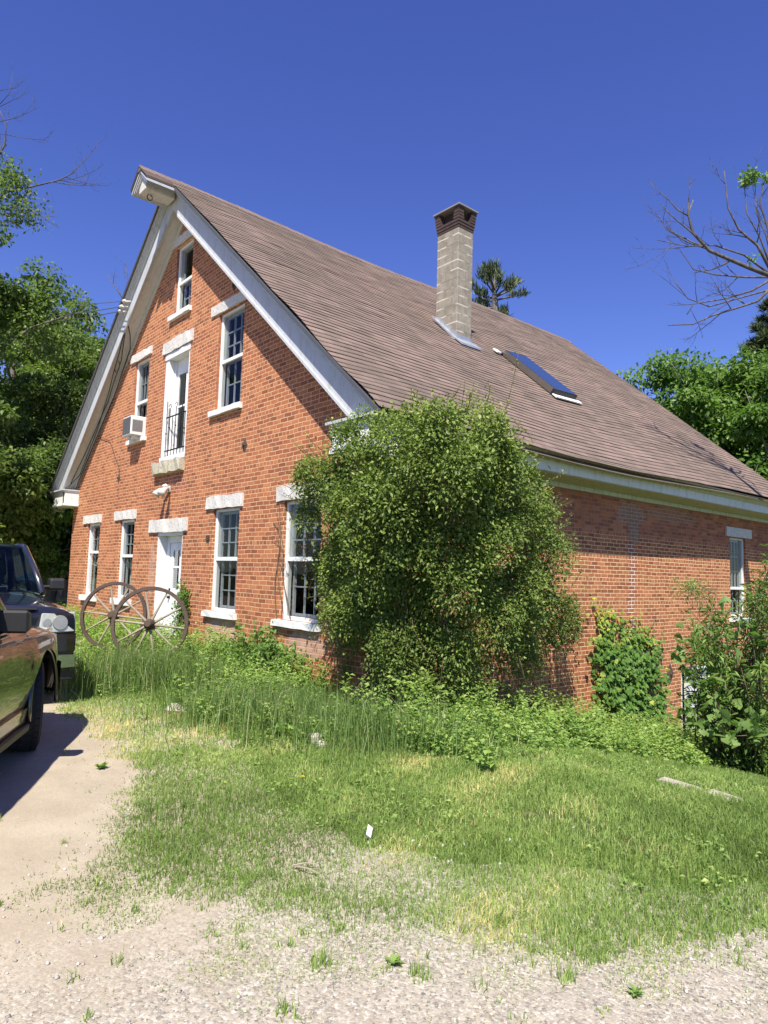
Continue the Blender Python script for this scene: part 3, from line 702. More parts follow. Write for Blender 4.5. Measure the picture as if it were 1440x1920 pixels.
b.box(ra, rb, -.005, .012, 3.155, 3.18); b.box(ra, rb, -.005, .012, 2.44, 2.465)
for k in range(7):
    u = ra+.03+(rb-ra-.06)*k/6; top = 3.52 if k == 0 else 3.34 if k % 2 else 3.18
    b.tube([(u, .004, 2.33), (u, .004, top)], .0085, 6)
    if k % 2:
        b.tube([(u+.05*math.sin(t), .004, top+.05-.05*math.cos(t)) for t in np.linspace(0, 4.6, 10)], .007, 6)
        b.tube([(u, .004, 2.92), (u, .004, 2.95), (u, .004, 2.98)], [.006, .02, .006], 6)
    else: b.tube([(u, .004, 2.80), (u, .004, 2.83), (u, .004, 2.86)], [.006, .02, .006], 6)
b.build('iron_guard', M['iron'], d)
b = MB(); b.rbox(-7.2, -5.76, -.035, .02, 4.585, 4.84, .013, 9, 21); b.build('lintel', M['stone'], d)
b = MB(); b.rbox(-7.22, -5.85, -.12, .02, 1.96, 2.21, .02, 9, 22); b.build('doorstep', M['mossy'], d)

# basement opening behind the shrub
b = MB(); b.box(-.2, -.02, 8.55, 8.63, -3.6, -1.75); b.box(-.2, -.02, 10.02, 10.1, -3.6, -1.75); b.box(-.2, -.02, 8.63, 10.02, -1.83, -1.75); b.box(-.16, -.10, 9.0, 10.02, -3.6, -1.83)
d = b.build('door', M['paint'], HOUSE); d['label'] = 'white basement door behind the shrub'

# tie rod anchors, outside lamp, plugged hole
def diamond(name, P, axis, w=.12, h=.21):
    b = MB(); o = .016
    if axis == 'y':
        q = [(P[0], 0, P[2]+h), (P[0]-w, 0, P[2]), (P[0], 0, P[2]-h), (P[0]+w, 0, P[2])]; b.add([(x, -.004, z) for x, y, z in q]+[(P[0], -.026, P[2])], [(0, 1, 4), (1, 2, 4), (2, 3, 4), (3, 0, 4)])
        b.cyl((P[0], -.03, P[2]), (0, 1, 0), .025, .03, 8)
    else:
        q = [(0, P[1], P[2]+h), (0, P[1]-w, P[2]), (0, P[1], P[2]-h), (0, P[1]+w, P[2])]; b.add([(.004, y, z) for x, y, z in q]+[(.026, P[1], P[2])], [(0, 1, 4), (1, 2, 4), (2, 3, 4), (3, 0, 4)])
        b.cyl((.03, P[1], P[2]), (1, 0, 0), .025, .03, 8)
    return b.build(name, M['rust'], HOUSE)
diamond('wall_anchor', FW(459, 835), 'y', .10, .12); diamond('wall_anchor', FW(440, 535), 'y', .10, .12); diamond('wall_anchor', FW(223, 896), 'y', .10, .13); diamond('wall_anchor', SW(1256, 1263), 'x', .15, .22)
b = MB(); q = FW(391, 1008); b.box(q[0]-.06, q[0]+.05, -.03, .0, q[2]-.045, q[2]+.04); b.build('wall_plate', M['rust'], HOUSE)
b = MB(); q = (-6.50, 0, 1.62); b.box(q[0]-.07, q[0]+.07, -.05, 0, q[2]-.06, q[2]+.07)
lp = b.build('wall_lamp', M['porcelain'], HOUSE, bevel=.01)
for s in (-1, 1):
    b = MB(); b.tube([(q[0]+s*.05, -.05, q[2]), (q[0]+s*.10, -.10, q[2]+.01), (q[0]+s*.12, -.15, q[2]-.02), (q[0]+s*.13, -.21, q[2]-.09), (q[0]+s*.135, -.24, q[2]-.13)], [.025, .03, .05, .075, .085], 12); b.build('lamp_shade', M['porcelain'], lp, smooth=True)
b = MB(); b.tube([(q[0], -.04, q[2]+.03), (q[0], -.10, q[2]+.07), (q[0], -.15, q[2]+.05)], [.03, .045, .03], 10); b.build('motion_sensor', M['plastic'], lp, smooth=True)

# chimney
cx0, cx1, cy0, cy1 = -3.68, -3.03, 4.75, 5.22
b = MB(); b.box(cx0, cx1, cy0, cy1, 4.3, 7.66); ch = b.build('chimney', M['block'], rf, bevel=.008)
b = MB()
for k in range(3):
    e = .006+.010*k; zz = 7.664+k*.066; b.box(cx0-e, cx1+e, cy0-e, cy1+e, zz, zz+.058)
for sx in (0, 1):
    for sy in (0, 1):
        for k in range(4):
            e = .034+.006*k; w = .17-.008*k; zz = 7.865+k*.064
            xa = (cx0-e) if sx == 0 else (cx1+e-w); ya = (cy0-e) if sy == 0 else (cy1+e-w)
            b.box(xa, xa+w, ya, ya+w, zz, zz+.056)
b.box(cx0+.1, cx1-.1, cy0+.1, cy1-.1, 7.7, 8.1)
b.build('chimney_head', M['sooty'], ch)
b = MB(); b.box(cx0-.085, cx1+.085, cy0-.085, cy1+.085, 8.122, 8.165); b.build('chimney_cap', M['cap'], ch, bevel=.008)
b = MB()
nst = 4
for k in range(nst):
    xa = cx0+(cx1-cx0)*k/nst; xb = cx0+(cx1-cx0)*(k+1)/nst; za = float(roof_z(xb, 4.8))
    b.hexa([(xa+.005, cy0-.012, za-.1), (xb, cy0-.012, za-.1), (xb, cy0-.003, za-.1), (xa+.005, cy0-.003, za-.1), (xa+.005, cy0-.012, za+.26), (xb, cy0-.012, za+.20), (xb, cy0-.003, za+.20), (xa+.005, cy0-.003, za+.26)])
zf = float(roof_z(cx1, 5.)); b.box(cx1+.003, cx1+.012, cy0-.01, cy1+.01, zf-.1, zf+.12)
b.hexa([(cx1+.013, cy0-.05, zf+.0), (cx1+.20, cy0-.05, zf-.16), (cx1+.20, cy1+.12, zf-.16), (cx1+.013, cy1+.12, zf+.0), (cx1+.013, cy0-.05, zf+.035), (cx1+.20, cy0-.05, zf-.12), (cx1+.20, cy1+.12, zf-.12), (cx1+.013, cy1+.12, zf+.035)])
b.hexa([(cx0-.05, cy0-.07, float(roof_z(cx0-.05))-.03), (cx1, cy0-.07, zf-.03), (cx1, cy0-.013, zf-.03), (cx0-.05, cy0-.013, float(roof_z(cx0-.05))-.03), (cx0-.05, cy0-.07, float(roof_z(cx0-.05))-.0), (cx1, cy0-.07, zf+.035), (cx1, cy0-.013, zf+.035), (cx0-.05, cy0-.013, float(roof_z(cx0-.05))+.0)])
b.build('flashing', M['metal'], ch)

# skylight on its raised curb
ca, sa = 1/math.hypot(1, SL), SL/math.hypot(1, SL)
def rp(x, y, h): return (x+h*sa, y, float(ridge(y))-abs(x-RX)*SL+h*ca)
def slab(b, xa, xb, ya, yb, h0, h1): b.hexa([rp(xa, ya, h0), rp(xb, ya, h0), rp(xb, yb, h0), rp(xa, yb, h0), rp(xa, ya, h1), rp(xb, ya, h1), rp(xb, yb, h1), rp(xa, yb, h1)])
ka, kb, kc, kd = -3.0, -1.62, 6.25, 7.02
b = MB(); slab(b, ka, kb, kc, kc+.06, .0, .13); slab(b, ka, kb, kd-.06, kd, .0, .13); slab(b, ka, ka+.06, kc+.06, kd-.06, 0, .13)
sk = b.build('skylight', M['bronze'], rf)
b = MB(); slab(b, kb-.05, kb+.015, kc-.01, kd+.01, .0, .128); b.build('skylight_sill', M['black'], sk); b = MB(); slab(b, ka-.10, ka-.01, kc-.02, kd+.02, .0, .03); b.build('head_flashing', M['black'], sk)
b = MB(); slab(b, ka+.0, kb-.0, kc+.012, kd-.012, .131, .142); b.build('glass', M['skyglass'], sk)
b = MB(); slab(b, kb+.016, kb+.13, kc-.05, kd+.12, .015, .04); b.build('flashing', M['paint'], sk); b = MB(); slab(b, ka-.14, ka-.0, kc-.20, kc-.06, .02, .045); b.build('loose_flashing', M['paint'], sk)

# ------------------------------------------------------------------ air conditioner
ac = empty('air_conditioner', (-8.29, -.16, 2.94)); tag(ac, 'white air conditioner jutting from the upper left window', 'air conditioner')
b = MB(); b.box(-.25, .25, -.155, .30, .0, .43); b.build('casing', M['plastic'], ac, bevel=.012)
b = MB(); b.box(-.225, .225, -.162, -.157, .03, .40); b.build('condenser_grille', M['coil'], ac)
b = MB()
for k in range(11): b.box(.2505, .255, -.11+k*.0, .10, .09+k*.028, .104+k*.028) if False else b.box(.2505, .256, -.12+k*.021, -.108+k*.021, .08, .34)
b.build('side_vent', M['coil'], ac)
b = MB(); b.box(-.1, .14, -.05, .1, -.07, -.002); b.cyl((-.05, -.02, -.04), (0, 1, 0), .05, .16, 10); b.build('support_bracket', M['plastic'], ac)

# ------------------------------------------------------------------ utility lines
def wire_pts(a, c, sag, n=16):
    a, c = np.array(a, float), np.array(c, float)
    return [tuple(a+(c-a)*t-np.array([0, 0, sag*4*t*(1-t)])) for t in np.linspace(0, 1, n)]
ins = [(-8.43, -.50, 6.03), (-8.60, -.50, 5.95), (-8.66, -.50, 5.86)]
far = [PD(-60, 570, 34), PD(-60, 588, 34), PD(-60, 592, 34)]
lab = ['topmost grey service wire running left from the gable', 'middle thick service wire running left from the gable', 'lowest twisted service wire running left from the gable']
for k in range(3):
    b = MB(); b.tube(wire_pts(ins[k], far[k], .15+.1*k), .008+.004*(k > 0), 5); w = b.build('service_wire', M['wire'], None)
    tag(w, lab[k], 'wire', 'service wires to the gable')
    b = MB(); p = Vector(ins[k]); b.cyl(p+Vector((.05, .06, -.01)), (.7, .8, 0), .022, .16, 8); b.cyl(p, (1, .3, 0), .04, .07, 8); b.build('insulator', M['porcelain'], w, smooth=True)
b = MB(); b.tube(wire_pts(PD(-60, 928, 22), PD(105, 940, 24), .1), .012, 5)
tag(b.build('service_wire', M['wire']), 'pale low wire crossing the left trees', 'wire')
def under(t, drop, y):       # a point below the left rake, t from the peak to the eave
    x = RX-t*6.6; return (x, y, RZ-.06-t*6.6*SL-drop)
b = MB()
b.tube([under(.34, .58, -.28), under(.35, .70, -.2), under(.40, .66, -.06), under(.47, .72, -.05), under(.54, .85, -.05), under(.62, .80, -.05), under(.75, .78, -.05), under(.9, .76, -.05), (-12.5, -.06, 2.1), (-12.47, -.38, 1.95), (-12.45, -.38, 1.62)], .012, 5)
b.tube([under(.36, .62, -.3), under(.44, .66, -.16), under(.52, .62, -.12), under(.58, .70, -.1), under(.66, .64, -.1), under(.8, .62, -.12), under(.93, .62, -.18)], .011, 5)
b.tube([under(.365, .62, -.32), under(.43, .62, -.25), under(.50, .60, -.2), under(.56, .62, -.14), under(.70, .66, -.07), under(.88, .68, -.06), under(.94, .66, -.22)], .010, 5)
c0 = Vector(under(.47, .62, -.2)); b.tube([c0+Vector((.16*math.cos(t), .02, .13*math.sin(t))) for t in np.linspace(0, 6.2, 16)], .009, 5)
tag(b.build('looped_cable', M['cable']), 'black cables looped beneath the left gable soffit', 'cable')
b = MB(); b.tube([under(.70, .80, -.05), (-10.9, -.03, 3.3), (-10.2, -.02, 3.1), (-9.7, -.02, 2.6), (-9.4, -.02, 2.3)], .006, 5)
tag(b.build('thin_cable', M['cable']), 'thin dark cable drooping across the brick left of the air conditioner', 'cable')

# ------------------------------------------------------------------ wagon wheels
def wheel(name, P, r, face, lean, label):
    w = empty(name, P, 0); tag(w, label, 'wheel', 'old wagon wheels by the door')
    ax = Vector((face[0], face[1], lean)).normalized(); up = Vector((0, 0, 1)); e1 = (up-ax*ax.dot(up)).normalized(); e2 = ax.cross(e1)
    b = MB(); n = 56; V = []; FC = []
    prof = [(r-.055, -.024), (r-.055, .024), (r-.006, .026), (r, .020), (r, -.020), (r-.006, -.026)]
    for i in range(n):
        t = 2*math.pi*i/n; d = e1*math.cos(t)+e2*math.sin(t)
        for a, q in prof: V.append(d*a+ax*q)
    k = len(prof)
    for i in range(n):
        for j in range(k): FC.append((i*k+j, i*k+(j+1) % k, ((i+1) % n)*k+(j+1) % k, ((i+1) % n)*k+j))
    b.add(V, FC); b.build('rim', M['rust'], w)
    b = MB(); b.tube([ax*-.13, ax*-.11, ax*-.03, ax*.03, ax*.11, ax*.14], [.045, .06, .085, .085, .06, .045], 16); b.build('hub', M['rust'], w, smooth=False)
    for s in range(10):
        t = 2*math.pi*(s+.35)/10; d = e1*math.cos(t)+e2*math.sin(t); o = ax*(.018 if s % 2 else -.018)
        b = MB(); b.tube([d*.075+o, d*.25+o*.8, d*(r-.05)], [.022, .017, .014], 7); b.build('spoke', M['wood'], w)
    return w
wheel('wagon_wheel', tuple(PD(281, 1171, 10.5)), .575, (.80, -.60), .16, 'rust rimmed wagon wheel in front, overlapping the door')
wheel('wagon_wheel', tuple(PD(213, 1154, 11.6)), .565, (.72, -.69), .14, 'rust rimmed wagon wheel behind the other, left of it under the windows')

# ------------------------------------------------------------------ vehicles
def paintmat(name, col, metal=.0):
    m, nt, out = mat(name); g = N(nt); nz = g.noise(3., 2., g.obj())
    bs = g.bsdf(out, g.mix(g.math('MULTIPLY', g.sstep(nz, .4, .7), .3), col, tuple(c*1.35+.006 for c in col)), .3, metal, .7, None, 1.)
    bs.inputs['Coat IOR'].default_value = 1.42; bs.inputs['Coat Roughness'].default_value = .025
    return m
CARGLASS = make_glass('car_glass', (.35, .42, .42))
chrome = simple('dull_chrome', (.62, .63, .64), .16, .95, var=.05)
bowl = simple('lamp_bowl', (.30, .30, .28), .35, .3)
lampglass = simple('headlamp_lens', (.46, .46, .38), .1, .2, var=.2, scale=20., coat=1.)
def vehicle(name, loc, heading, col, label, cat, W=.93, LF=2.3, LB=-2.35, hood=1.08, belt=1.12, roofh=1.78, ax=(1.42, -1.38), tr=.385, cowl=.95, steer=0., sill=.36, truck=False, metal=0.):
    car = empty(name, loc, heading); tag(car, label, cat)
    paint = paintmat(name+'_paint', col, metal)
    arch = tr+.07; tap = .035 if truck else .15; wf = W*(1-tap)
    us = sorted(set(list(np.linspace(LB, LF, 60))+[a+arch*math.sin(t) for a in ax for t in np.linspace(-math.pi/2, math.pi/2, 25)]))
    def hw(u):
        f = max(0, (u-(LF-.75))/.75); r = max(0, ((LB+.45)-u)/.45)
        return W*(1-tap*f**2.6-.09*r**2.4)
    def ztop(u):
        if u > cowl: t = (u-cowl)/(LF-cowl); return belt-.03-(belt-hood)*t-(.02 if truck else .10)*t**3.5
        return belt-.02
    def zlow(u):
        z = sill
        for a in ax:
            if abs(u-a) < arch: z = max(z, .02+tr*.98+math.sqrt(max(0, arch**2-(u-a)**2)))
        if u > ax[0]+arch: z = max(z, sill+.02)
        return z
    nz_, ntp = 12, 8; V = []; FC = []
    for u in us:
        w = hw(u); zt = ztop(u); zl = min(zlow(u), zt-.10)
        flare = sum(.035*math.exp(-((math.hypot(u-a, 0)-0)/(arch*1.25))**4) for a in ax)
        col_ = []
        for k in range(nz_):
            t = k/(nz_-1); z = zl+(zt-.07-zl)*t
            bul = .0-.055*((z-.72)/.45)**2-.015*max(0, (z-.95)/.2)
            col_.append((w+bul+flare*max(0, 1-abs(z-.75)/.45), z))
        wl, zz = col_[-1]
        for k in range(1, ntp+1):
            t = k/ntp; a = t*math.pi/2
            v = wl*(1-t)**.92 if t > .25 else wl-(wl-wl*(.75)**.92)*(t/.25)
            col_.append((v, zz+.07*math.sin(min(1, t*3.2)*math.pi/2)+.035*t))
        V += [(u, -v, z) for v, z in col_]; V += [(u, v, z) for v, z in col_]
    m = nz_+ntp; n = len(us)
    for i in range(n-1):
        for s in (0, 1):
            for k in range(m-1):
                q = i*2*m+s*m+k; r = q+2*m
                FC.append((q, r, r+1, q+1) if s == 0 else (q, q+1, r+1, r))
    for i in (0, n-1):
        for k in range(m-1):
            q = i*2*m+k; FC.append((q, q+1, q+m+1, q+m))
    me = bpy.data.meshes.new('body'); me.from_pydata(V, [], FC); me.materials.append(paint)
    bm = bmesh.new(); bm.from_mesh(me); bmesh.ops.remove_doubles(bm, verts=bm.verts, dist=1e-4); bmesh.ops.recalc_face_normals(bm, faces=bm.faces); bm.to_mesh(me); bm.free()
    me.polygons.foreach_set('use_smooth', [True]*len(me.polygons))
    me.update(); body = link('body', me, None, car)
    # dark belly and wheel wells
    b = MB(); b.box(LB+.25, LF-.25, -W+.16, W-.16, .30, .72); b.box(LB+.6, ax[0]-.4, -W+.09, W-.09, sill-.02, .6); b.box(ax[1]-.5, ax[1]+.5, -W+.30, W-.30, .3, .93); b.box(ax[0]-.5, ax[0]+.5, -W+.30, W-.30, .3, .93); b.build('underbody', M['black'], car)
    # cabin: pillars and roof as one painted shell, with separate panes
    back = LB+.18 if not truck else -1.35
    base = [(cowl+.02, W-.13), (back, W-.10)]
    topf, topb = cowl-.82, back+.28
    zb = belt+.02; wt = W-.235
    def bar(bm_, p, q, r): bm_.tube([p, ((p[0]+q[0])/2, (p[1]+q[1])/2*1.01, (p[2]+q[2])/2+.012), q], r, 8)
    for s in (-1, 1):
        b = MB()
        bar(b, (cowl+.06, s*(W-.12), zb-.03), (topf, s*wt, roofh-.05), .042)
        bar(b, (.12, s*(W-.09), zb-.04), (.02, s*wt, roofh-.05), .04)
        if not truck: bar(b, (-1.15, s*(W-.09), zb-.04), (-1.2, s*wt, roofh-.05), .05)
        bar(b, (back, s*(W-.11), zb-.04), (topb, s*wt, roofh-.06), .06)
        b.tube([(topf, s*wt, roofh-.05), ((topf+topb)/2, s*(wt+.01), roofh-.015), (topb, s*wt, roofh-.06)], .04, 8)
        b.build('pillar_frame', paint, car, smooth=True)
    b = MB(); nu, nv = 10, 8; P = []
    for i in range(nu+1):
        for j in range(nv+1):
            t = i/nu; q = j/nv*2-1; u = topf+.02+(topb-topf-.04)*t
            P.append((u, q*wt, roofh-.02+.05*(1-q*q)*(1-(2*t-1)**4*.6)-.05*(abs(2*t-1)**6)))
    b.add(P, [(i*(nv+1)+j, (i+1)*(nv+1)+j, (i+1)*(nv+1)+j+1, i*(nv+1)+j+1) for i in range(nu) for j in range(nv)])
    b.build('roof', paint, car, smooth=True)
    b = MB(); b.add([(cowl+.05, -(W-.14), zb-.02), (cowl+.05, W-.14, zb-.02), (topf, wt, roofh-.04), (topf, -wt, roofh-.04)], [(0, 1, 2, 3)]); b.build('windscreen', CARGLASS, car)
    for s in (-1, 1):
        b = MB(); b.add([(cowl-.0, s*(W-.115), zb-.02), (back+.03, s*(W-.10), zb-.02), (topb, s*(wt+.0), roofh-.06), (topf+.02, s*wt, roofh-.06)], [(0, 1, 2, 3)]); b.build('side_window', CARGLASS, car)
    b = MB(); b.add([(back, -(W-.12), zb-.02), (back, W-.12, zb-.02), (topb, wt, roofh-.05), (topb, -wt, roofh-.05)], [(0, 1, 2, 3)]); b.build('rear_window', CARGLASS, car)
    b = MB()
    for u in (.35, -.75):
        if truck and u < 0: continue
        for s in (-1, 1):
            b.box(u-.28, u+.28, s*.40-.25, s*.40+.25, .45, .62); b.hexa([(u-.30, s*.40-.24, .6), (u-.16, s*.40-.24, .6), (u-.16, s*.40+.24, .6), (u-.30, s*.40+.24, .6), (u-.44, s*.40-.2, 1.25), (u-.34, s*.40-.2, 1.25), (u-.34, s*.40+.2, 1.25), (u-.44, s*.40+.2, 1.25)]); b.box(u-.43, u-.34, s*.40-.13, s*.40+.13, 1.27, 1.45)
    b.build('seat', simple(name+'_seat', (.06, .055, .05), .8), car)
    b = MB(); b.tube([(.55+.03*math.cos(t), .40+.19*math.cos(t), 1.06+.19*math.sin(t)) for t in np.linspace(0, 2*math.pi, 20)], .016, 6); b.box(.66, .98, -W+.2, W-.2, .7, 1.06); b.build('dashboard', M['black'], car)
    # wheels
    for a in ax:
        for s in (-1, 1):
            wl = empty('wheel', (a, s*(W-.135), tr), steer if a > 0 else 0); wl.parent = car
            b = MB(); prof = [(tr*.62, -.11), (tr*.90, -.118), (tr*.975, -.10), (tr, -.075), (tr, .075), (tr*.975, .10), (tr*.90, .118), (tr*.62, .11)]
            nn = 40; P = [(r_*math.cos(2*math.pi*i/nn), y_, r_*math.sin(2*math.pi*i/nn)) for i in range(nn) for r_, y_ in prof]
            k = len(prof)
            b.add(P, [(i*k+j, i*k+j+1, ((i+1) % nn)*k+j+1, ((i+1) % nn)*k+j) for i in range(nn) for j in range(k-1)])
            for i in range(nn):
                t0 = 2*math.pi*i/nn
                for y0, y1, o in ((-.098, -.055, .0), (-.045, .045, .5), (.055, .098, .0)):
                    t1 = t0+.105; p0 = t0+o*.157
                    q = [(r_*math.cos(t), y_, r_*math.sin(t)) for r_ in (tr*.985, tr+.007) for t, y_ in ((p0, y0), (p0+.11, y0), (p0+.11, y1), (p0, y1))]
                    b.hexa(q)
            b.build('tyre', M['rubber'], wl)
            b = MB(); o = s*.075; b.cyl((0, 0, 0), (0, 1, 0), tr*.63, .16, 24); b.cyl((0, o, 0), (0, 1, 0), tr*.2, .05, 12)
            for q in range(5):
                t = 2*math.pi*q/5; b.hexa([(math.cos(t)*r_-math.sin(t)*w_, o+d_, math.sin(t)*r_+math.cos(t)*w_) for d_ in (-.01, .02) for r_, w_ in ((.06, -.035), (tr*.6, -.05), (tr*.6, .05), (.06, .035))])
            b.build('rim', simple('alloy_rim', (.45, .45, .46), .3, .9), wl)
    for s in (-1, 1):                              # arch lips, sill step, mirrors, lamps
        for a in ax:
            b = MB(); b.tube([(a+(arch+.008)*math.cos(t), s*(W+.012-.02*abs(math.sin(t))), tr+.01+(arch+.008)*math.sin(t)) for t in np.linspace(-.15, math.pi+.15, 24)], .020, 6); b.build('wheel_arch', paint, car, smooth=True)
        b = MB(); b.box(ax[1]+arch+.05, ax[0]-arch-.03, s*(W-.12), s*(W+.03), sill-.10, sill-.035); b.build('running_board', M['black'], car, bevel=.012)
        b = MB(); b.prism([(ax[1]+arch+.03, s*(W-.035), sill-.03), (ax[0]-arch-.02, s*(W-.035), sill-.03), (ax[0]-arch-.05, s*(W-.02), sill+.09), (ax[1]+arch+.06, s*(W-.02), sill+.09)], (0, s*.03, 0)); b.build('rocker_panel', paint, car)
        b = MB(); mz = belt+.10-(0 if truck else .05); my = s*(W+(.10 if truck else -.01))
        b.hexa([(cowl-.27, my-.11, mz-.085), (cowl-.12, my-.10, mz-.07), (cowl-.12, my+.10, mz-.07), (cowl-.27, my+.11, mz-.085), (cowl-.27, my-.11, mz+.09), (cowl-.13, my-.09, mz+.075), (cowl-.13, my+.09, mz+.075), (cowl-.27, my+.11, mz+.09)]); b.box(cowl-.23, cowl-.16, s*(W-.08), s*(W+.04), mz-.06, mz-.01)
        mr = b.build('mirror', M['black'], car, bevel=.02)
        b = MB(); b.hexa([(LF-.20, s*(wf-.40), hood-.33), (LF+.03, s*(wf-.40), hood-.33), (LF+.0, s*(wf+.005), hood-.32), (LF-.25, s*(wf+.012), hood-.30), (LF-.24, s*(wf-.37), hood-.09), (LF+.01, s*(wf-.37), hood-.10), (LF-.02, s*(wf-.005), hood-.09), (LF-.26, s*(wf+.008), hood-.08)])
        hl = b.build('headlight', lampglass, car, bevel=.012)
        b = MB(); b.cyl((LF+.012, s*(wf-.17), hood-.21), (1, .08*s, .1), .085, .012, 20, .08); b.cyl((LF+.017, s*(wf-.31), hood-.21), (1, .06*s, .1), .05, .012, 16, .045); b.build('reflector', bowl, hl)
        b = MB(); b.hexa([(LB-.02, s*(W-.22), .78), (LB+.22, s*(W-.05), .78), (LB+.24, s*(W-.04), .80), (LB, s*(W-.2), .80), (LB-.0, s*(W-.22), 1.06), (LB+.22, s*(W-.065), 1.06), (LB+.24, s*(W-.06), 1.08), (LB+.02, s*(W-.2), 1.08)]); b.build('tail_light', simple('red_lens', (.35, .01, .01), .15), car)
        for u in ((.10, -.95) if not truck else (.10,)):
            b = MB(); v = s*(W-.035); b.tube([(u-.10, v, .93), (u-.08, v+s*.03, .935), (u+.06, v+s*.03, .94), (u+.08, v, .94)], .013, 6); b.build('door_handle', chrome, car)
        for u in ((ax[0]-arch-.06, .02, -1.05) if not truck else (cowl-.12, .0)):
            b = MB(); b.tube([(u+.01*math.sin(z*9), s*(W+.004-.055*((z-.72)/.45)**2-.015*max(0, (z-.95)/.2)), z) for z in np.linspace(sill+.05, belt-.09, 10)], .005, 4); b.build('door_seam', M['black'], car)
        b = MB(); b.tube([(cowl-.02, s*(W-.09), belt-.045), (0, s*(W-.065), belt-.03), (back+.1, s*(W-.075), belt-.03)], .012, 6); b.build('window_trim', chrome, car)
    b = MB()
    for k in range(5): b.box(LF-.07+.0, LF+.012-.01*k, -W+.5, W-.5, hood-.30+.05*k, hood-.275+.05*k)
    b.box(LF-.09, LF-.045, -W+.48, W-.48, hood-.32, hood-.06); gr = b.build('radiator_grille', M['black'], car)
    b = MB()
    for z_, h_ in ((hood-.325, .022), (hood-.06, .02)): b.box(LF-.08, LF+.02, -W+.46, W-.46, z_, z_+h_)
    b.build('grille_surround', chrome if not truck else paint, gr)
    def bump(u, sg, mtl, z0, z1, nm):
        b = MB(); n = 14; P = []
        for i in range(n+1):
            q = -1+2*i/n; v = q*(W-.02); uu = u-sg*(.07 if truck else .20)*abs(q)**3.2
            P += [(uu, v, z0), (uu+sg*.05, v, z0+.02), (uu+sg*.05, v, z1-.02), (uu-sg*.03, v, z1)]
        b.add(P, [(i*4+k, (i+1)*4+k, (i+1)*4+k+1, i*4+k+1) for i in range(n) for k in range(3)]); b.build(nm, mtl, car, smooth=False)
    bump(LF+.02, 1, chrome if truck else paint, .40 if truck else .38, .58 if truck else .68, 'front_bumper')
    if truck: bump(LF-.0, 1, M['black'], .585, hood-.33, 'bumper_cover'); bump(LF-.03, 1, M['black'], .26, .40, 'air_dam')
    bump(LB-.02, -1, chrome if truck else paint, .40, .64, 'rear_bumper')
    if not truck:
        b = MB()
        for s in (-1, 1):
            b.tube([(topf-.15, s*(wt-.06), roofh+.09), (topb+.15, s*(wt-.06), roofh+.09)], .018, 6)
            for u in (topf-.2, (topf+topb)/2, topb+.2): b.tube([(u, s*(wt-.06), roofh-.02), (u, s*(wt-.06), roofh+.09)], .022, 6)
        b.build('roof_rack', M['black'], car)
    else:
        [MB().box(LB+.05, back-.08, v_, v_+.06, .7, belt+.02).build('bed_side', paint, car) for v_ in (-W+.08, W-.14)]
    return car
h_ = np.array([-.885, .466]); h_ /= np.linalg.norm(h_); n_ = np.array([-h_[1]*-1., -h_[0]]); hd_ = math.atan2(h_[1], h_[0])
pc_ = np.array([.47, -4.06]); o = h_*(h_@pc_-1.42)+n_*(n_@pc_-.915)
SUV = vehicle('maroon_suv', (o[0], o[1], -1.60), hd_, (.010, .006, .004), 'glossy maroon car parked at the left edge with its front wheel turned', 'car', steer=.30, tr=.39, cowl=.66)
h2 = math.radians(-4.); o2 = np.array([-1.45, -4.18])-np.array([math.cos(h2), math.sin(h2)])*2.75
TRK = vehicle('dark_pickup', (o2[0], o2[1], -1.58), h2, (.012, .013, .022), 'dark blue pickup truck facing the camera behind the maroon car', 'pickup truck', W=.98, LF=2.75, LB=-2.9, hood=1.14, belt=1.22, roofh=1.88, ax=(1.75, -1.75), tr=.40, cowl=1.15, truck=True)


# ------------------------------------------------------------------ plants
def rdir(rng, n):
    return nrm(rng.normal(0, 1, (n, 3)))
def inpoly(px, py, poly):
    c = False; n = len(poly)
    for i in range(n):
        (x1, y1), (x2, y2) = poly[i], poly[i-1]
        if (y1 > py) != (y2 > py) and px < (x2-x1)*(py-y1)/(y2-y1)+x1: c = not c
    return c
def clump_rnd(rng, P, s=.8, amp=.5):
    """slow natural variation of leaf age through a plant, plus leaf to leaf scatter"""
    k = rng.normal(0, 1, (3, 3))*2/s; ph = rng.uniform(0, 6, 3)
    w = np.mean(np.sin(P@k.T+ph), 1)
    return np.clip(.5+amp*.5*w+rng.normal(0, .2, len(P)), 0, 1)

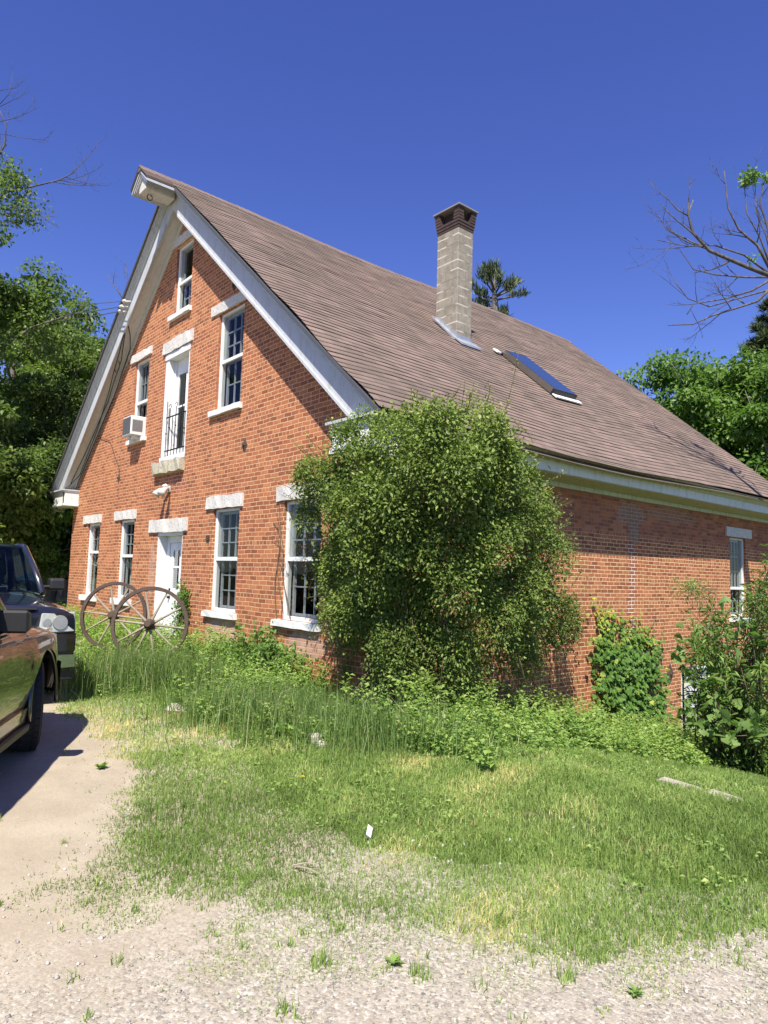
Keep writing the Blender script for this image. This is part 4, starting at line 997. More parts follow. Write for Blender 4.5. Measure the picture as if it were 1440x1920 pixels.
# --- the big vine over the corner
def corner_vine():
    rng = np.random.default_rng(21)
    t = empty('climbing_vine', (.9, -.8, -1.75)); tag(t, 'huge dark green vine mound swallowing the front corner of the brick house', 'vine')
    inv = lambda P: P-np.array([.9, -.8, -1.75])
    poly = [(622, 832), (660, 812), (722, 790), (800, 770), (870, 764), (925, 784), (964, 834), (985, 870), (1012, 905), (1032, 960), (1048, 1020), (1066, 1090), (1080, 1160), (1070, 1192), (1030, 1220), (985, 1265), (955, 1280), (880, 1300), (790, 1310), (700, 1298), (655, 1265), (628, 1200), (610, 1140), (602, 1060), (578, 985), (560, 950), (566, 890), (590, 836)]
    dx = [540, 600, 660, 740, 850, 930, 1000, 1050, 1090]; dd = [10.25, 9.7, 9.0, 8.35, 8.25, 8.75, 9.9, 10.9, 11.5]
    lum = []
    for gy in np.arange(750, 1320, 33):
        for gx in np.arange(550, 1100, 33):
            px, py = gx+rng.uniform(-15, 15), gy+rng.uniform(-15, 15)
            if not inpoly(px, py, poly): continue
            hole = math.sin(px*.052+1.)*math.sin(py*.041+2.)+.6*math.sin(px*.021-py*.033)+rng.normal(0, .15)
            skip = hole < -.62 or (py > 1215 and rng.random() < (.6 if px < 700 else .35))
            d = np.interp(px, dx, dd)-.55*math.exp(-((py-900)/170)**2)+rng.normal(0, .20)+.16*math.sin(px*.045+1.3)*math.sin(py*.038+.4)
            if py > 1180: d += .12
            edge = min(np.hypot(px-q[0], py-q[1]) for q in poly)
            r = np.clip(rng.uniform(.15, .31), 0, edge/1304*d*.9+.10)
            lum.append((PD(px, py, d+(.12 if skip else 0)), r, -py if skip else py))
    # tall whips and sprigs that break the outline
    whips = [((905, 770), (925, 735), (915, 715), 8.6, 26), ((940, 800), (962, 720), (972, 662), 9.0, 46), ((985, 930), (1030, 905), (1062, 880), 9.9, 40), ((624, 812), (618, 800), (608, 786), 9.3, 10), ((670, 790), (690, 772), (702, 756), 8.9, 12), ((780, 755), (776, 735), (772, 725), 8.4, 12), ((850, 745), (862, 728), (866, 715), 8.4, 12),
             ((1040, 1000), (1064, 985), (1072, 960), 10.8, 24), ((1060, 1110), (1085, 1090), (1092, 1060), 11.3, 20), ((1050, 1190), (1075, 1215), (1085, 1245), 11.3, 24), ((990, 1255), (1010, 1300), (1015, 1330), 10.1, 24), ((600, 1000), (575, 1000), (556, 1030), 9.75, 26), ((590, 900), (560, 905), (543, 930), 9.95, 26), ((585, 850), (568, 858), (553, 880), 9.95, 20),
             ((580, 960), (560, 985), (552, 1040), 9.85, 24), ((610, 1080), (600, 1140), (606, 1200), 9.45, 30), ((640, 1180), (625, 1235), (640, 1275), 9.1, 26), ((1020, 915), (1045, 955), (1056, 1000), 10.2, 26), ((960, 790), (985, 800), (1000, 830), 9.4, 20)]
    pl = [np.array(q, float) for q in poly]; ctr = np.array([815., 1010.])
    for k in range(90):      # short shoots all round the outline
        i = rng.integers(0, len(pl)); q = pl[i]+(pl[(i+1) % len(pl)]-pl[i])*rng.random()
        if q[1] > 1230: continue
        o_ = (q-ctr)/np.linalg.norm(q-ctr); ln = rng.uniform(14, 46); q0 = q-o_*30; d = np.interp(q[0], dx, dd)-.05
        m_ = q+o_*ln*.4+np.array([rng.normal(0, 6), 0]); e_ = q+o_*ln+np.array([rng.normal(0, 10), -rng.uniform(2, 16)])
        whips.append((tuple(q0), tuple(m_), tuple(e_), d, int(10+ln*.45)))
    for k in range(46):      # hanging strands
        px = rng.uniform(640, 1060); py = rng.uniform(900, 1220); d = np.interp(px, dx, dd)-.32
        whips.append(((px, py), (px+rng.normal(0, 14), py+45), (px+rng.normal(0, 22), py+rng.uniform(70, 130)), d, 22))
    PP, AA, UU, LL = [], [], [], []
    out0 = nrm(np.array([[.62, -.72, .28]]))[0]
    for c, r, py in lum:
        if py < 0: continue
        n = int(11500*r*r)+150
        D = rdir(rng, n); D = np.where((D@out0 < -.15)[:, None], -D*.8, D)
        D[:, 2] = np.where(rng.random(n) < .25, np.abs(D[:, 2]), D[:, 2]); rad = r*(1-.55*rng.random(n)**2.2)*rng.uniform(.85, 1.28, n)
        P = c+D*rad[:, None]*np.array([.95, .95, 1.3])
        A = nrm(D*.55+np.array([.15, -.15, -.25])+rng.normal(0, .6, (n, 3)))
        U = nrm(D*.4+np.array([.1, -.2, .75])+rng.normal(0, .55, (n, 3)))
        PP.append(P); AA.append(A); UU.append(U); LL.append(rng.uniform(.024, .060, n)*rng.uniform(.8, 1.2))
    # leaves deeper in, closing the gaps towards the wall
    for c, r, py in lum:
        n = 60; P = c+np.array([-.26, .28, -.05])+rng.normal(0, .16, (n, 3)); PP.append(P); AA.append(rdir(rng, n)); UU.append(rdir(rng, n)+np.array([0, 0, .6])); LL.append(rng.uniform(.05, .075, n))
    b = MB(); tw = MB()
    for k, w in enumerate(whips):
        p0, p1, p2, d, nl = w; a, m, e = (PD(*p, d+q) for p, q in ((p0, .05), (p1, -.05), (p2, -.02)))
        ts = np.linspace(0, 1, 9); path = [(1-s_)**2*a+2*s_*(1-s_)*m+s_*s_*e for s_ in ts]
        tw.tube([inv(p) for p in path], [.006-.0035*q for q in ts], 4)
        s_ = rng.random(nl)**.8
        P = (1-s_)[:, None]**2*a+(2*s_*(1-s_))[:, None]*m+(s_*s_)[:, None]*e+rng.normal(0, .018, (nl, 3))
        PP.append(P); AA.append(rdir(rng, nl)+np.array([.1, -.1, .15])); UU.append(rdir(rng, nl)*.6+np.array([0, 0, 1])); LL.append(rng.uniform(.03, .05, nl)*(1-.3*s_))
    P, A, U, Lf = map(np.concatenate, (PP, AA, UU, LL))
    keep = (P[:, 2] > gz(P[:, 0], P[:, 1])+.03) & ((P[:, 0] > .04) | (P[:, 1] < -.04))
    P, A, U, Lf = P[keep], A[keep], U[keep], Lf[keep]
    top = np.clip((P[:, 2]-.9)/1.6, 0, 1)          # leaves get lighter towards the crest
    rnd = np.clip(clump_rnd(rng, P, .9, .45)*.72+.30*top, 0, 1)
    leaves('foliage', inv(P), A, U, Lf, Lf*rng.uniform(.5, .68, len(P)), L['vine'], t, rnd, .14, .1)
    # woody stems
    base = np.array([.35, -.35, -1.75])
    for k in range(8):
        px = rng.uniform(790, 960); py = rng.uniform(860, 1200); d = np.interp(px, dx, dd)+.18; e = PD(px, py, d)
        s0 = base+np.array([rng.normal(.1, .35), rng.normal(-.1, .35), -.05]); s0[2] = gz(s0[0], s0[1])-.02
        m1 = s0+(e-s0)*.35+rng.normal(0, .12, 3); m2 = s0+(e-s0)*.7+rng.normal(0, .15, 3)
        b.tube([inv(q) for q in (s0, m1, m2, e)], [.011*rng.uniform(.5, 1.2), .009, .006, .003], 5)
    for k in range(18):      # bare stems showing at the foot
        px = rng.uniform(750, 980); d = np.interp(px, dx, dd)-.0; a = PD(px, rng.uniform(1130, 1210), d); g0 = PD(px+rng.normal(0, 30), 1300, d+.2); g0[2] = gz(g0[0], g0[1])
        b.tube([inv(a), inv((a+g0)/2+rng.normal(0, .08, 3)), inv(g0)], [.004, .006, .008], 5)
    b.add(tw.v, tw.f); b.build('stem', M['stem'], t, smooth=True)
    dl = []
    for (px, py, d, n, ln) in ((752, 915, 7.95, 60, 55), (578, 1000, 9.7, 90, 70), (586, 1060, 9.65, 60, 50), (690, 1190, 8.8, 40, 40)):
        s_ = rng.random(n); dl.append(np.stack([PD(px+rng.normal(0, 4)-s_k*6, py+s_k*ln, d+rng.normal(0, .03)) for s_k in s_]))
    P = np.concatenate(dl); n = len(P)
    leaves('dead_leaves', inv(P), rdir(rng, n)+np.array([0, 0, -.4]), rdir(rng, n), rng.uniform(.025, .045, n), .02, L['rustleaf'], t, rng.random(n))
corner_vine()

# --- leafy plants built from a few scattered shoots
def bush(name, label, cat, loc, shoots, leafm, llen, lw, per, rng, spread=.12, lobes=False, group=None, droop=.15, stemr=.008, upbias=.4, shp=LOBE):
    t = empty(name, tuple(loc)); tag(t, label, cat, group); loc = np.array(loc, float)
    b = MB(); PP, AA, UU = [], [], []
    for path in shoots:
        path = np.array(path, float); n = len(path)
        b.tube(path-loc, [stemr*(1-.75*i/(n-1)) for i in range(n)], 5)
        k = int(per*rng.uniform(.8, 1.2)); s_ = (1-rng.random(k)**1.5*.85)*(n-1); i = np.minimum(s_.astype(int), n-2); f = (s_-i)[:, None]
        P = path[i]*(1-f)+path[i+1]*f; T = nrm(path[i+1]-path[i]); D = rdir(rng, k)
        PP.append(P+D*spread*rng.random((k, 1))); AA.append(nrm(D+T*.35+np.array([0, 0, .1]))); UU.append(nrm(np.array([0, 0, 1.])*upbias*2+rng.normal(0, .5, (k, 3))+T*.3))
    P, A, U = map(np.concatenate, (PP, AA, UU)); n = len(P)
    Lf = rng.uniform(.65, 1.25, n)*llen; rnd = clump_rnd(rng, P, .6, .5)
    if lobes:
        V, FC, k = lobed_arrays(P-loc, A, U, Lf, shp); np_mesh('foliage', V, FC, leafm, t, np.repeat(rnd, k))
    else: leaves('foliage', P-loc, A, U, Lf, Lf*lw, leafm, t, rnd, .12, droop)
    b.build('stem', M['stem'], t, smooth=True); return t
def shoots_from(rng, base, n, h, lean, out=(0, 0, 0), jitter=.25):
    r = []
    for k in range(n):
        b0 = np.array(base, float)+np.array([rng.normal(0, jitter), rng.normal(0, jitter), 0.]); b0[2] = gz(b0[0], b0[1])-.03
        d = rng.normal(0, lean, 3)+np.array(out); hh = h*rng.uniform(.55, 1.1)
        r.append([b0, b0+np.array([d[0]*.2, d[1]*.2, hh*.4]), b0+np.array([d[0]*.55, d[1]*.55, hh*.75]), b0+np.array([d[0], d[1], hh*(1-.12*abs(d[0]))])])
    return r
rng = np.random.default_rng(31)
# dark long-leaved shrub at the right edge
sh = []
for k in range(150):
    px = rng.uniform(1285, 1475); py = rng.uniform(1075, 1345)+max(0, (1335-px))*1.2
    if px > 1345 and rng.random() < .38: py = rng.uniform(990, 1110)
    if py > 1370 or py < 1135-max(0, px-1388)*2.2: continue
    d = rng.uniform(8.6, 10.6); e = PD(px, py, d); b0 = PD(rng.uniform(1320, 1460), 1400, 9.8); b0[2] = gz(b0[0], b0[1])
    m = b0*.45+e*.55; m[2] = max(m[2], b0[2]+(e[2]-b0[2])*.75)
    sh.append([b0, b0*.7+m*.3, m, e+np.array([0, 0, -.03])])
bush('tall_shrub', 'dark long leaved shrub against the long brick wall at the right edge', 'shrub', tuple(PD(1390, 1400, 9.8)), sh, L['shrub'], .105, .25, 100, rng, .13, droop=.25, stemr=.012)
# pale young shoots reaching across the bricks from the shrub
sh = []
for k in range(14):
    a = PD(rng.uniform(1290, 1350), rng.uniform(1100, 1160), 10.6); e = PD(rng.uniform(1255, 1330), rng.uniform(1085, 1125), 11.3)
    sh.append([a, (a+e)/2+np.array([0, 0, .12]), e])
bush('feathery_shoots', 'thin feathery shoots reaching over the bricks beside the long wall window', 'shoots', tuple(PD(1310, 1130, 10.8)), sh, L['weed'], .07, .24, 30, rng, .10, stemr=.005)
# wild grape with broad pale leaves climbing that shrub
sh = []
for (px, py, d) in [(1285, 1200, 9.2), (1300, 1260, 9.0), (1330, 1185, 9.0), (1350, 1260, 8.8), (1385, 1235, 8.7), (1300, 1330, 8.7), (1265, 1190, 9.4), (1335, 1300, 8.6), (1400, 1130, 9.0), (1360, 1130, 9.2), (1410, 1370, 8.0), (1380, 1380, 8.0), (1340, 1350, 8.4)]:
    a = PD(px+20, 1400, d+.3); e = PD(px, py, d); sh.append([a, (a+e)/2+np.array([.1, -.1, .1]), e])
bush('wild_grape', 'broad pale leaved wild grape scrambling over the dark shrub', 'vine', tuple(PD(1340, 1400, 9.)), sh, L['grape'], .115, 1, 13, rng, .14, True, upbias=.2)
# woodbine creeper on the long wall
def creeper():
    rng = np.random.default_rng(41); o = np.array([.1, 6.6, -2.9]); t = empty('wall_creeper', tuple(o)); tag(t, 'broad leaved creeper climbing the long brick wall left of the diamond plate', 'vine')
    poly = [(1108, 1126), (1140, 1150), (1185, 1172), (1228, 1196), (1232, 1240), (1240, 1300), (1250, 1380), (1235, 1410), (1180, 1395), (1150, 1350), (1130, 1300), (1128, 1240), (1124, 1190), (1130, 1170)]
    P, dep, age = [], [], []
    while len(P) < 2300:
        px, py = rng.uniform(1100, 1260), rng.uniform(1120, 1420)
        if py < 1190 and rng.random() < .35: continue
        if inpoly(px+rng.normal(0, 11), py+rng.normal(0, 12), poly) and math.sin(px*.11+py*.05)+math.sin(py*.09-px*.04)+rng.normal(0, .7) > -1.25:
            dpt = rng.uniform(.03, .10+.28*np.clip((py-1170)/150, 0, 1)); P.append(SW(px, py, dpt)); age.append(np.clip((1230-py)/90, 0, 1))
    P = np.array(P); age = np.array(age); n = len(P)
    A = nrm(np.array([.45, -.1, -.8])+rng.normal(0, .38, (n, 3))); U = nrm(np.array([.8, -.25, .55])+rng.normal(0, .3, (n, 3)))
    rnd = np.clip(rng.normal(.42, .17, n)+.5*age, 0, 1); five = np.array([(0, 0), (.45, .16), (.95, .0), (.45, -.16)])
    parts = []
    for a in (-1.05, -.5, 0, .5, 1.05):
        S = nrm(np.cross(A, U)); A2 = A*math.cos(a)+S*math.sin(a)
        V, FC = leaf_arrays(P-o, A2, U, rng.uniform(.06, .105, n)*(1-.25*abs(a))*(1-.35*age), .046*(1-.3*age), .12, .12); parts.append((V, FC, np.repeat(rnd, 4)))
    np_mesh('foliage', *merge(parts)[:2], L['creeper'], t, merge(parts)[2])
    b = MB()
    for k in range(12):
        x0 = rng.uniform(1160, 1240); pts = [SW(x0+rng.normal(0, 6)-(1400-py)*rng.uniform(0, .25), py, .03) for py in np.linspace(1400, rng.uniform(1140, 1220), 8)]
        b.tube([q-o for q in pts], [.012-.0012*i for i in range(8)], 5)
    b.build('stem', M['stem'], t)
creeper()
# small plants along the front
rng = np.random.default_rng(51)
def fbush(px, y, n, h, name, label, cat, lm, ll, lw, per, lobes=False, jit=.2, lean=.25):
    p = FW(px, 1180, y); p[2] = gz(p[0], p[1])
    return bush(name, label, cat, tuple(p), shoots_from(rng, p, n, h, lean, (0, -.08, 0), jit), lm, ll, lw, per, rng, .11, lobes)
fbush(511, -.30, 26, .70, 'leafy_bush', 'bright green bush under the vine covered front window', 'bush', L['young'], .085, .55, 55, jit=.17)
fbush(452, -.2, 10, .38, 'low_bush', 'low bright bush between the two right hand front windows', 'bush', L['young'], .07, .5, 45, jit=.12)
p = FW(343, 1180, -.12); sh = []
for k in range(16):
    q = p+np.array([rng.normal(0, .16), rng.normal(-.05, .04), 0]); q[2] = gz(q[0], q[1]); e = FW(343+rng.normal(0, 4), rng.uniform(1085, 1150), -.08); sh.append([q, (q+e)/2+rng.normal(0, .04, 3), e])
bush('door_vine', 'light green vine climbing the bricks right of the front door', 'vine', (p[0], p[1], float(gz(p[0], p[1]))), sh, L['young'], .065, .6, 60, rng, .10)
b = MB()
for k, (x0, x1) in enumerate(((527, 519), (541, 522), (515, 527))):
    b.tube([FW(x0+(x1-x0)*s_+3*math.sin(s_*9+k), 1160-(1160-1000+30*k)*s_, -.015) for s_ in np.linspace(0, 1, 14)], [.009-.0055*s_ for s_ in np.linspace(0, 1, 14)], 5)
for k in range(10):
    p = FW(rng.uniform(517, 530), rng.uniform(990, 1100), -.014); b.tube([p, p+np.array([rng.normal(0, .15), -.005, .12]), p+np.array([rng.normal(0, .25), -.004, .25])], [.004, .003, .0015], 4)
tag(b.build('bare_creeper', M['stem']), 'bare dark creeper stems on the brick left of the vine covered window', 'vine')

# --- trees
def tree_proto(rng, H, crown_r, crown_lo, nlimb, nclus, per, lsz, lm, bark, flat=1., clus=.75):
    """returns (trunk mesh builder, leaf arrays)"""
    tb = MB(); top = np.array([rng.normal(0, .4), rng.normal(0, .4), H*.93])
    tp = [np.array([0, 0, -.3])]+[top*s_+np.array([rng.normal(0, .12), rng.normal(0, .12), 0]) for s_ in (.12, .25, .4, .55, .7, .85, 1)]
    r0 = H*.022
    tb.tube(tp, [r0*1.3, r0*1.1, r0*.95, r0*.8, r0*.62, r0*.45, r0*.28, r0*.08], 9)
    ends = []
    for k in range(nlimb):
        s_ = rng.uniform(crown_lo*.85, .95); i = int(s_*7); base = top*s_
        a = rng.uniform(0, 2*math.pi); zz = (s_-crown_lo)/(1-crown_lo)
        ln = crown_r*(math.sin(math.pi*np.clip(zz*.8+.17, 0, 1))**.7)*rng.uniform(.7, 1.12)
        e = base+np.array([math.cos(a)*ln, math.sin(a)*ln, ln*rng.uniform(.1, .65)*flat])
        m = (base+e)/2+np.array([0, 0, ln*.06])+rng.normal(0, .12, 3)
        rb = r0*(1-s_)*.55+.02
        tb.tube([base, m, e], [rb, rb*.6, rb*.15], 6); ends.append((base, m, e))
        for q in range(3):
            f = rng.uniform(.35, .9); p = base*(1-f)+e*f; e2 = p+rdir(rng, 1)[0]*ln*.35+np.array([0, 0, .15*ln]); tb.tube([p, (p+e2)/2, e2], [rb*.4, rb*.25, .008], 5); ends.append((p, (p+e2)/2, e2))
    PP, AA, UU = [], [], []
    for k in range(nclus):
        b0, m, e = ends[rng.integers(len(ends))]; f = rng.uniform(.35, 1.08); c = b0*(1-f)+e*f+rng.normal(0, .28, 3)
        r = clus*rng.uniform(.55, 1.2); n = int(per*rng.uniform(.6, 1.3)); D = rdir(rng, n)
        P = c+D*(r*rng.random((n, 1))**.45)*np.array([1.15, 1.15, .62])
        PP.append(P); AA.append(nrm(D*.6+np.array([0, 0, -.3])+rng.normal(0, .5, (n, 3)))); UU.append(nrm(D*.35+np.array([0, 0, .9])+rng.normal(0, .4, (n, 3))))
    P, A, U = map(np.concatenate, (PP, AA, UU)); n = len(P); Lf = lsz*rng.uniform(.7, 1.3, n)
    V, FC = leaf_arrays(P, A, U, Lf, Lf*.62, .12, .15)
    return tb, V, FC, np.repeat(clump_rnd(rng, P, 1.6, .55), 4)
def plant_tree(name, proto, lm, bark, loc, s, rz, label, cat='tree', group=None):
    t = empty(name, loc, rz); tag(t, label, cat, group); t.scale = (s, s, s)
    tb, V, FC, rn = proto
    if 'me' not in proto_cache.get(id(proto), {}):
        a = tb.build('trunk', bark, t, smooth=True); c = np_mesh('crown', V, FC, lm, t, rn); proto_cache[id(proto)] = dict(me=(a.data, c.data))
    else:
        for nm, me in zip(('trunk', 'crown'), proto_cache[id(proto)]['me']): link(nm, me, None, t)
    return t
proto_cache = {}
rng = np.random.default_rng(61)
PA = tree_proto(rng, 13., 4.2, .22, 34, 260, 210, .175, None, None)
PB = tree_proto(rng, 12., 3.8, .18, 32, 260, 210, .165, None, None)
PCc = tree_proto(rng, 5., 2.4, .08, 26, 130, 170, .13, None, None, clus=.5)
def at(px, d, dz=0.):
    p = PD(px, 1060, d); return (p[0], p[1], -1.5+dz)
TL = 'leafy trees left of the house'
plant_tree('leafy_tree', PA, L['tree'], M['bark'], at(-40, 19.5), .80, 0.3, 'tall tree at the left edge topped by bare twigs, nearest the truck', group=TL)
plant_tree('leafy_tree', PB, L['tree'], M['bark'], at(58, 25), .86, 2.0, 'tree whose crown top juts out over the service wires', group=TL)
plant_tree('leafy_tree', PA, L['tree'], M['bark'], at(125, 32), .96, 4.2, 'farther tree in the gap between the service wires and the gable', group=TL)
plant_tree('leafy_tree', PB, L['tree'], M['bark'], at(215, 34), 1.12, 1.1, 'tree rising just behind the left eave of the house', group=TL)
plant_tree('leafy_tree', PA, L['tree'], M['bark'], at(0, 32), 1.1, 5.2, 'shaded tree filling the back of the left edge', group=TL)
plant_tree('leafy_tree', PB, L['tree'], M['bark'], at(88, 21), .62, 3.1, 'shorter tree beside the left corner of the house, below the service wires', group=TL)
plant_tree('leafy_shrub', PCc, L['treeb'], M['bark'], at(62, 21.5), .66, .5, 'leafy shrub behind the truck mirror', 'shrub', 'shrubs left of the house')
plant_tree('leafy_shrub', PCc, L['treeb'], M['bark'], at(96, 22.5), .9, 2.5, 'leafy shrub hugging the left corner of the house', 'shrub', 'shrubs left of the house')
plant_tree('leafy_shrub', PCc, L['tree'], M['bark'], at(10, 21), 1.1, 4.0, 'dark shrub above the truck windscreen', 'shrub', 'shrubs left of the house')
TR = 'leafy trees right of the house'
PD_ = tree_proto(rng, 11., 4.4, .12, 34, 290, 230, .17, None, None)
plant_tree('leafy_tree', PD_, L['treeb'], M['bark'], at(1345, 27, -.8), 1.04, 1.9, 'broad bright green tree with the highest crown right of the roof', group=TR)
plant_tree('leafy_tree', PD_, L['treeb'], M['bark'], at(1255, 31, -.8), .95, 4.1, 'bright green tree peeping over the far slope of the roof', group=TR)
plant_tree('leafy_tree', PD_, L['treeb'], M['bark'], at(1465, 25, -1.2), 1.0, 3.0, 'bright green tree cut by the right edge below the dark conifer', group=TR)
plant_tree('leafy_tree', PD_, L['treeb'], M['bark'], at(1400, 22, -2.), .52, .4, 'low bright green tree behind the lower end of the roof', group=TR)

# --- conifers
def conifer(name, loc, H, tiers, rng, label, needle=.32, lo=.25, sparse=False, wid=.30):
    t = empty(name, loc); tag(t, label, 'conifer'); b = MB(); b.tube([(0, 0, -.5), (0, 0, H*.5), (.15, 0, H*.8), (0, .1, H)], [H*.018, H*.012, H*.006, .02], 8)
    PP, AA = [], []
    for k in range(tiers):
        s_ = lo+(1-lo)*(k+.5)/tiers; z = H*s_
        nb = rng.integers(3, 6)
        for q in range(nb):
            if sparse and rng.random() < .18: continue
            a = rng.uniform(0, 2*math.pi); ln = H*wid*(1-s_)**.75*rng.uniform(.6, 1.2)+.35
            p = np.array([0, 0, z]); e = p+np.array([math.cos(a)*ln, math.sin(a)*ln, ln*(.22 if sparse else -.05)]); m = (p+e)/2+np.array([0, 0, -.05*ln]); e[2] += ln*.14
            b.tube([p, m, e], [.05*ln**.5+.01, .03*ln**.5, .01], 5)
            n = int(70*ln+40); f = rng.uniform(.28, 1.05, n)[:, None]; P = (1-f)**2*p+2*f*(1-f)*m+f*f*e
            side = rng.normal(0, 1, (n, 3))*np.array([1, 1, .35])*.13*ln*(1.1-f*.6); P = P+side
            PP.append(P); AA.append(nrm((e-p)/ln*.6+np.array([0, 0, .9])+rng.normal(0, .55, (n, 3))))
    P = np.concatenate(PP); A = np.concatenate(AA); n = len(P); parts = []; rn = clump_rnd(rng, P, 2., .5)
    for q in range(3):
        V, FC = leaf_arrays(P, A+rng.normal(0, .45, (n, 3)), rdir(rng, n), needle*rng.uniform(.7, 1.2, n), .055, .05); parts.append((V, FC, np.repeat(rn, 4)))
    V, FC, r = merge(parts); np_mesh('crown', V, FC, L['pine'], t, r); b.build('trunk', M['bark'], t, smooth=True)
rng = np.random.default_rng(71)
def pine_over_ridge():
    d = 42.; p = PD(929, 600, d); o = np.array([p[0], p[1], -1.5]); t = empty('white_pine', tuple(o)); tag(t, 'sparse white pine top standing above the roof ridge right of the chimney', 'conifer')
    Pt = lambda px, py, dd=0.: PD(px, py, d+dd)-o
    b = MB(); b.tube([(0, 0, -.5), tuple(Pt(929, 640)), tuple(Pt(929, 575)), tuple(Pt(926, 540)), tuple(Pt(931, 500))], [.45, .30, .2, .11, .03], 8)
    br = [((928, 566), (905, 560), (884, 532), 0), ((928, 562), (910, 552), (895, 548), 1.5), ((929, 563), (958, 556), (985, 552), 0), ((929, 557), (955, 545), (973, 530), .5), ((929, 556), (950, 540), (962, 528), -1.5), ((927, 552), (912, 530), (899, 512), 0), ((927, 548), (915, 520), (907, 505), 1.), ((927, 545), (919, 518), (915, 503), -1.), ((929, 540), (924, 515), (921, 502), .5), ((930, 540), (934, 520), (931, 498), 0), ((929, 550), (938, 535), (936, 518), -1), ((928, 572), (910, 575), (899, 568), .5), ((928, 576), (905, 580), (880, 572), -.5), ((928, 584), (940, 590), (948, 596), -.5), ((928, 596), (952, 588), (944, 585), 1.), ((928, 590), (915, 590), (905, 584), .3)]
    PP, AA = [], []
    for a, m, e, dd in br:
        a, m, e = Pt(*a), Pt(*m, dd*.5), Pt(*e, dd); b.tube([a, m, e], [.07, .045, .012], 5)
        n = 150; f = rng.uniform(.4, 1.04, n)[:, None]; P = (1-f)**2*a+2*f*(1-f)*m+f*f*e+rng.normal(0, .11, (n, 3)); PP.append(P); AA.append(nrm(np.array([0, 0, 1.])+(e-m)*.4+rng.normal(0, .4, (n, 3))))
    P = np.concatenate(PP); A = np.concatenate(AA); n = len(P); V, FC = leaf_arrays(P, A, rdir(rng, n), rng.uniform(.25, .5, n), .07, .05)
    np_mesh('crown', V, FC, L['pine'], t, np.repeat(clump_rnd(rng, P, 1.5, .5), 4)); b.build('trunk', M['bark'], t, smooth=True)
pine_over_ridge()
p = PD(1466, 1060, 36); conifer('dark_conifer', (p[0], p[1], -2.), 17.2, 20, rng, 'dark layered conifer at the right edge above the bright trees', .5, .2, wid=.26)

# --- bare trees
def bare(name, o, limbs, rng, label, trunk, depth=4, tuft=None):
    t = empty(name, tuple(o)); tag(t, label, 'tree'); b = MB(); b.tube([np.array(p)-o for p in trunk[0]], trunk[1], 9); b.build('trunk', M['deadbark'], t, smooth=True)
    c = MB()
    def grow(path, r, lvl):
        n = len(path); c.tube([q-o for q in path], [r*(1-.72*i/(n-1)) for i in range(n)], 6 if r > .015 else 4)
        if lvl <= 0 or r < .0028: return
        tot = sum(np.linalg.norm(path[i+1]-path[i]) for i in range(n-1))
        for k in range(rng.integers(3, 6) if lvl > 1 else rng.integers(2, 4)):
            f = rng.uniform(.25, .97)*(n-1); i = min(int(f), n-2); p = path[i]+(path[i+1]-path[i])*(f-i); T = (path[i+1]-path[i]); T /= np.linalg.norm(T)
            d = T*.75+rdir(rng, 1)[0]*.75+np.array([0, 0, .18]); d /= np.linalg.norm(d); ln = tot*rng.uniform(.22, .48)
            q = [p]; 
            for s_ in range(4):
                d = d+rng.normal(0, .13, 3)+np.array([0, 0, .10]); d /= np.linalg.norm(d); q.append(q[-1]+d*ln/4)
            grow(q, max(.0022, r*.5*(1-.4*f/(n-1))), lvl-1)
    for path, r, lv in limbs: grow([np.array(p, float) for p in path], r, lv)
    c.build('branches', M['deadbark'], t, smooth=True)
    if tuft:
        for q, s_, k in tuft:
          P = q+rng.normal(0, s_, (k, 3))*np.array([1, 1, .6]); n = len(P)
          leaves('foliage', P-o, rdir(rng, n)+np.array([0, 0, -.3]), rdir(rng, n)+np.array([0, 0, 1]), rng.uniform(.08, .13, n), .06, L['tree'] if 'dead' in name else L['young'], t, rng.random(n))
rng = np.random.default_rng(83)
d = 14.6; P3 = lambda px, py, dd=0.: PD(px, py, d+dd)
o = P3(1520, 1330); o[2] = gz(o[0], o[1])
hub = P3(1452, 520)
limbs = [([hub, P3(1400, 500), P3(1330, 470), P3(1298, 435), P3(1290, 400), P3(1300, 375)], .042, 3), ([P3(1330, 468), P3(1290, 455), P3(1250, 430), P3(1232, 400)], .014, 2), ([hub, P3(1395, 478), P3(1340, 460), P3(1290, 462), P3(1232, 450)], .020, 3), ([hub, P3(1420, 460), P3(1385, 430), P3(1365, 390), P3(1358, 320)], .028, 3), ([hub, P3(1425, 445), P3(1400, 400), P3(1395, 340)], .018, 2), ([hub, P3(1400, 520), P3(1340, 515), P3(1300, 505), P3(1280, 475)], .020, 3), ([hub, P3(1410, 545), P3(1360, 560), P3(1300, 570), P3(1288, 590)], .022, 3), ([P3(1455, 530), P3(1420, 565), P3(1380, 578), P3(1335, 592), P3(1300, 608), P3(1252, 610)], .026, 3), ([P3(1455, 540), P3(1400, 555), P3(1330, 575), P3(1290, 560), P3(1268, 530)], .018, 2), ([hub, P3(1440, 430), P3(1425, 380), P3(1437, 320)], .020, 3), ([P3(1450, 500), P3(1436, 440), P3(1418, 400), P3(1416, 345)], .014, 2), ([hub, P3(1480, 470), P3(1500, 400), P3(1490, 330)], .03, 3), ([hub, P3(1500, 520), P3(1540, 470, -1)], .03, 2)]
limbs = [(p_, r_*1.25, l_) for p_, r_, l_ in limbs]
bare('bare_tree', o, limbs, rng, 'bare grey tree reaching in from the right edge over the roof', ([o-np.array([0, 0, .3]), P3(1515, 1000), P3(1500, 800), P3(1475, 640), hub, P3(1470, 430)], [.20, .16, .13, .10, .065, .03]), tuft=[(P3(1408, 330), .09, 130), (P3(1402, 342), .06, 60), (P3(1438, 335), .06, 30), (P3(1412, 485), .05, 14)])
d = 17.5
o = P3(-75, 1100); o[2] = -1.5
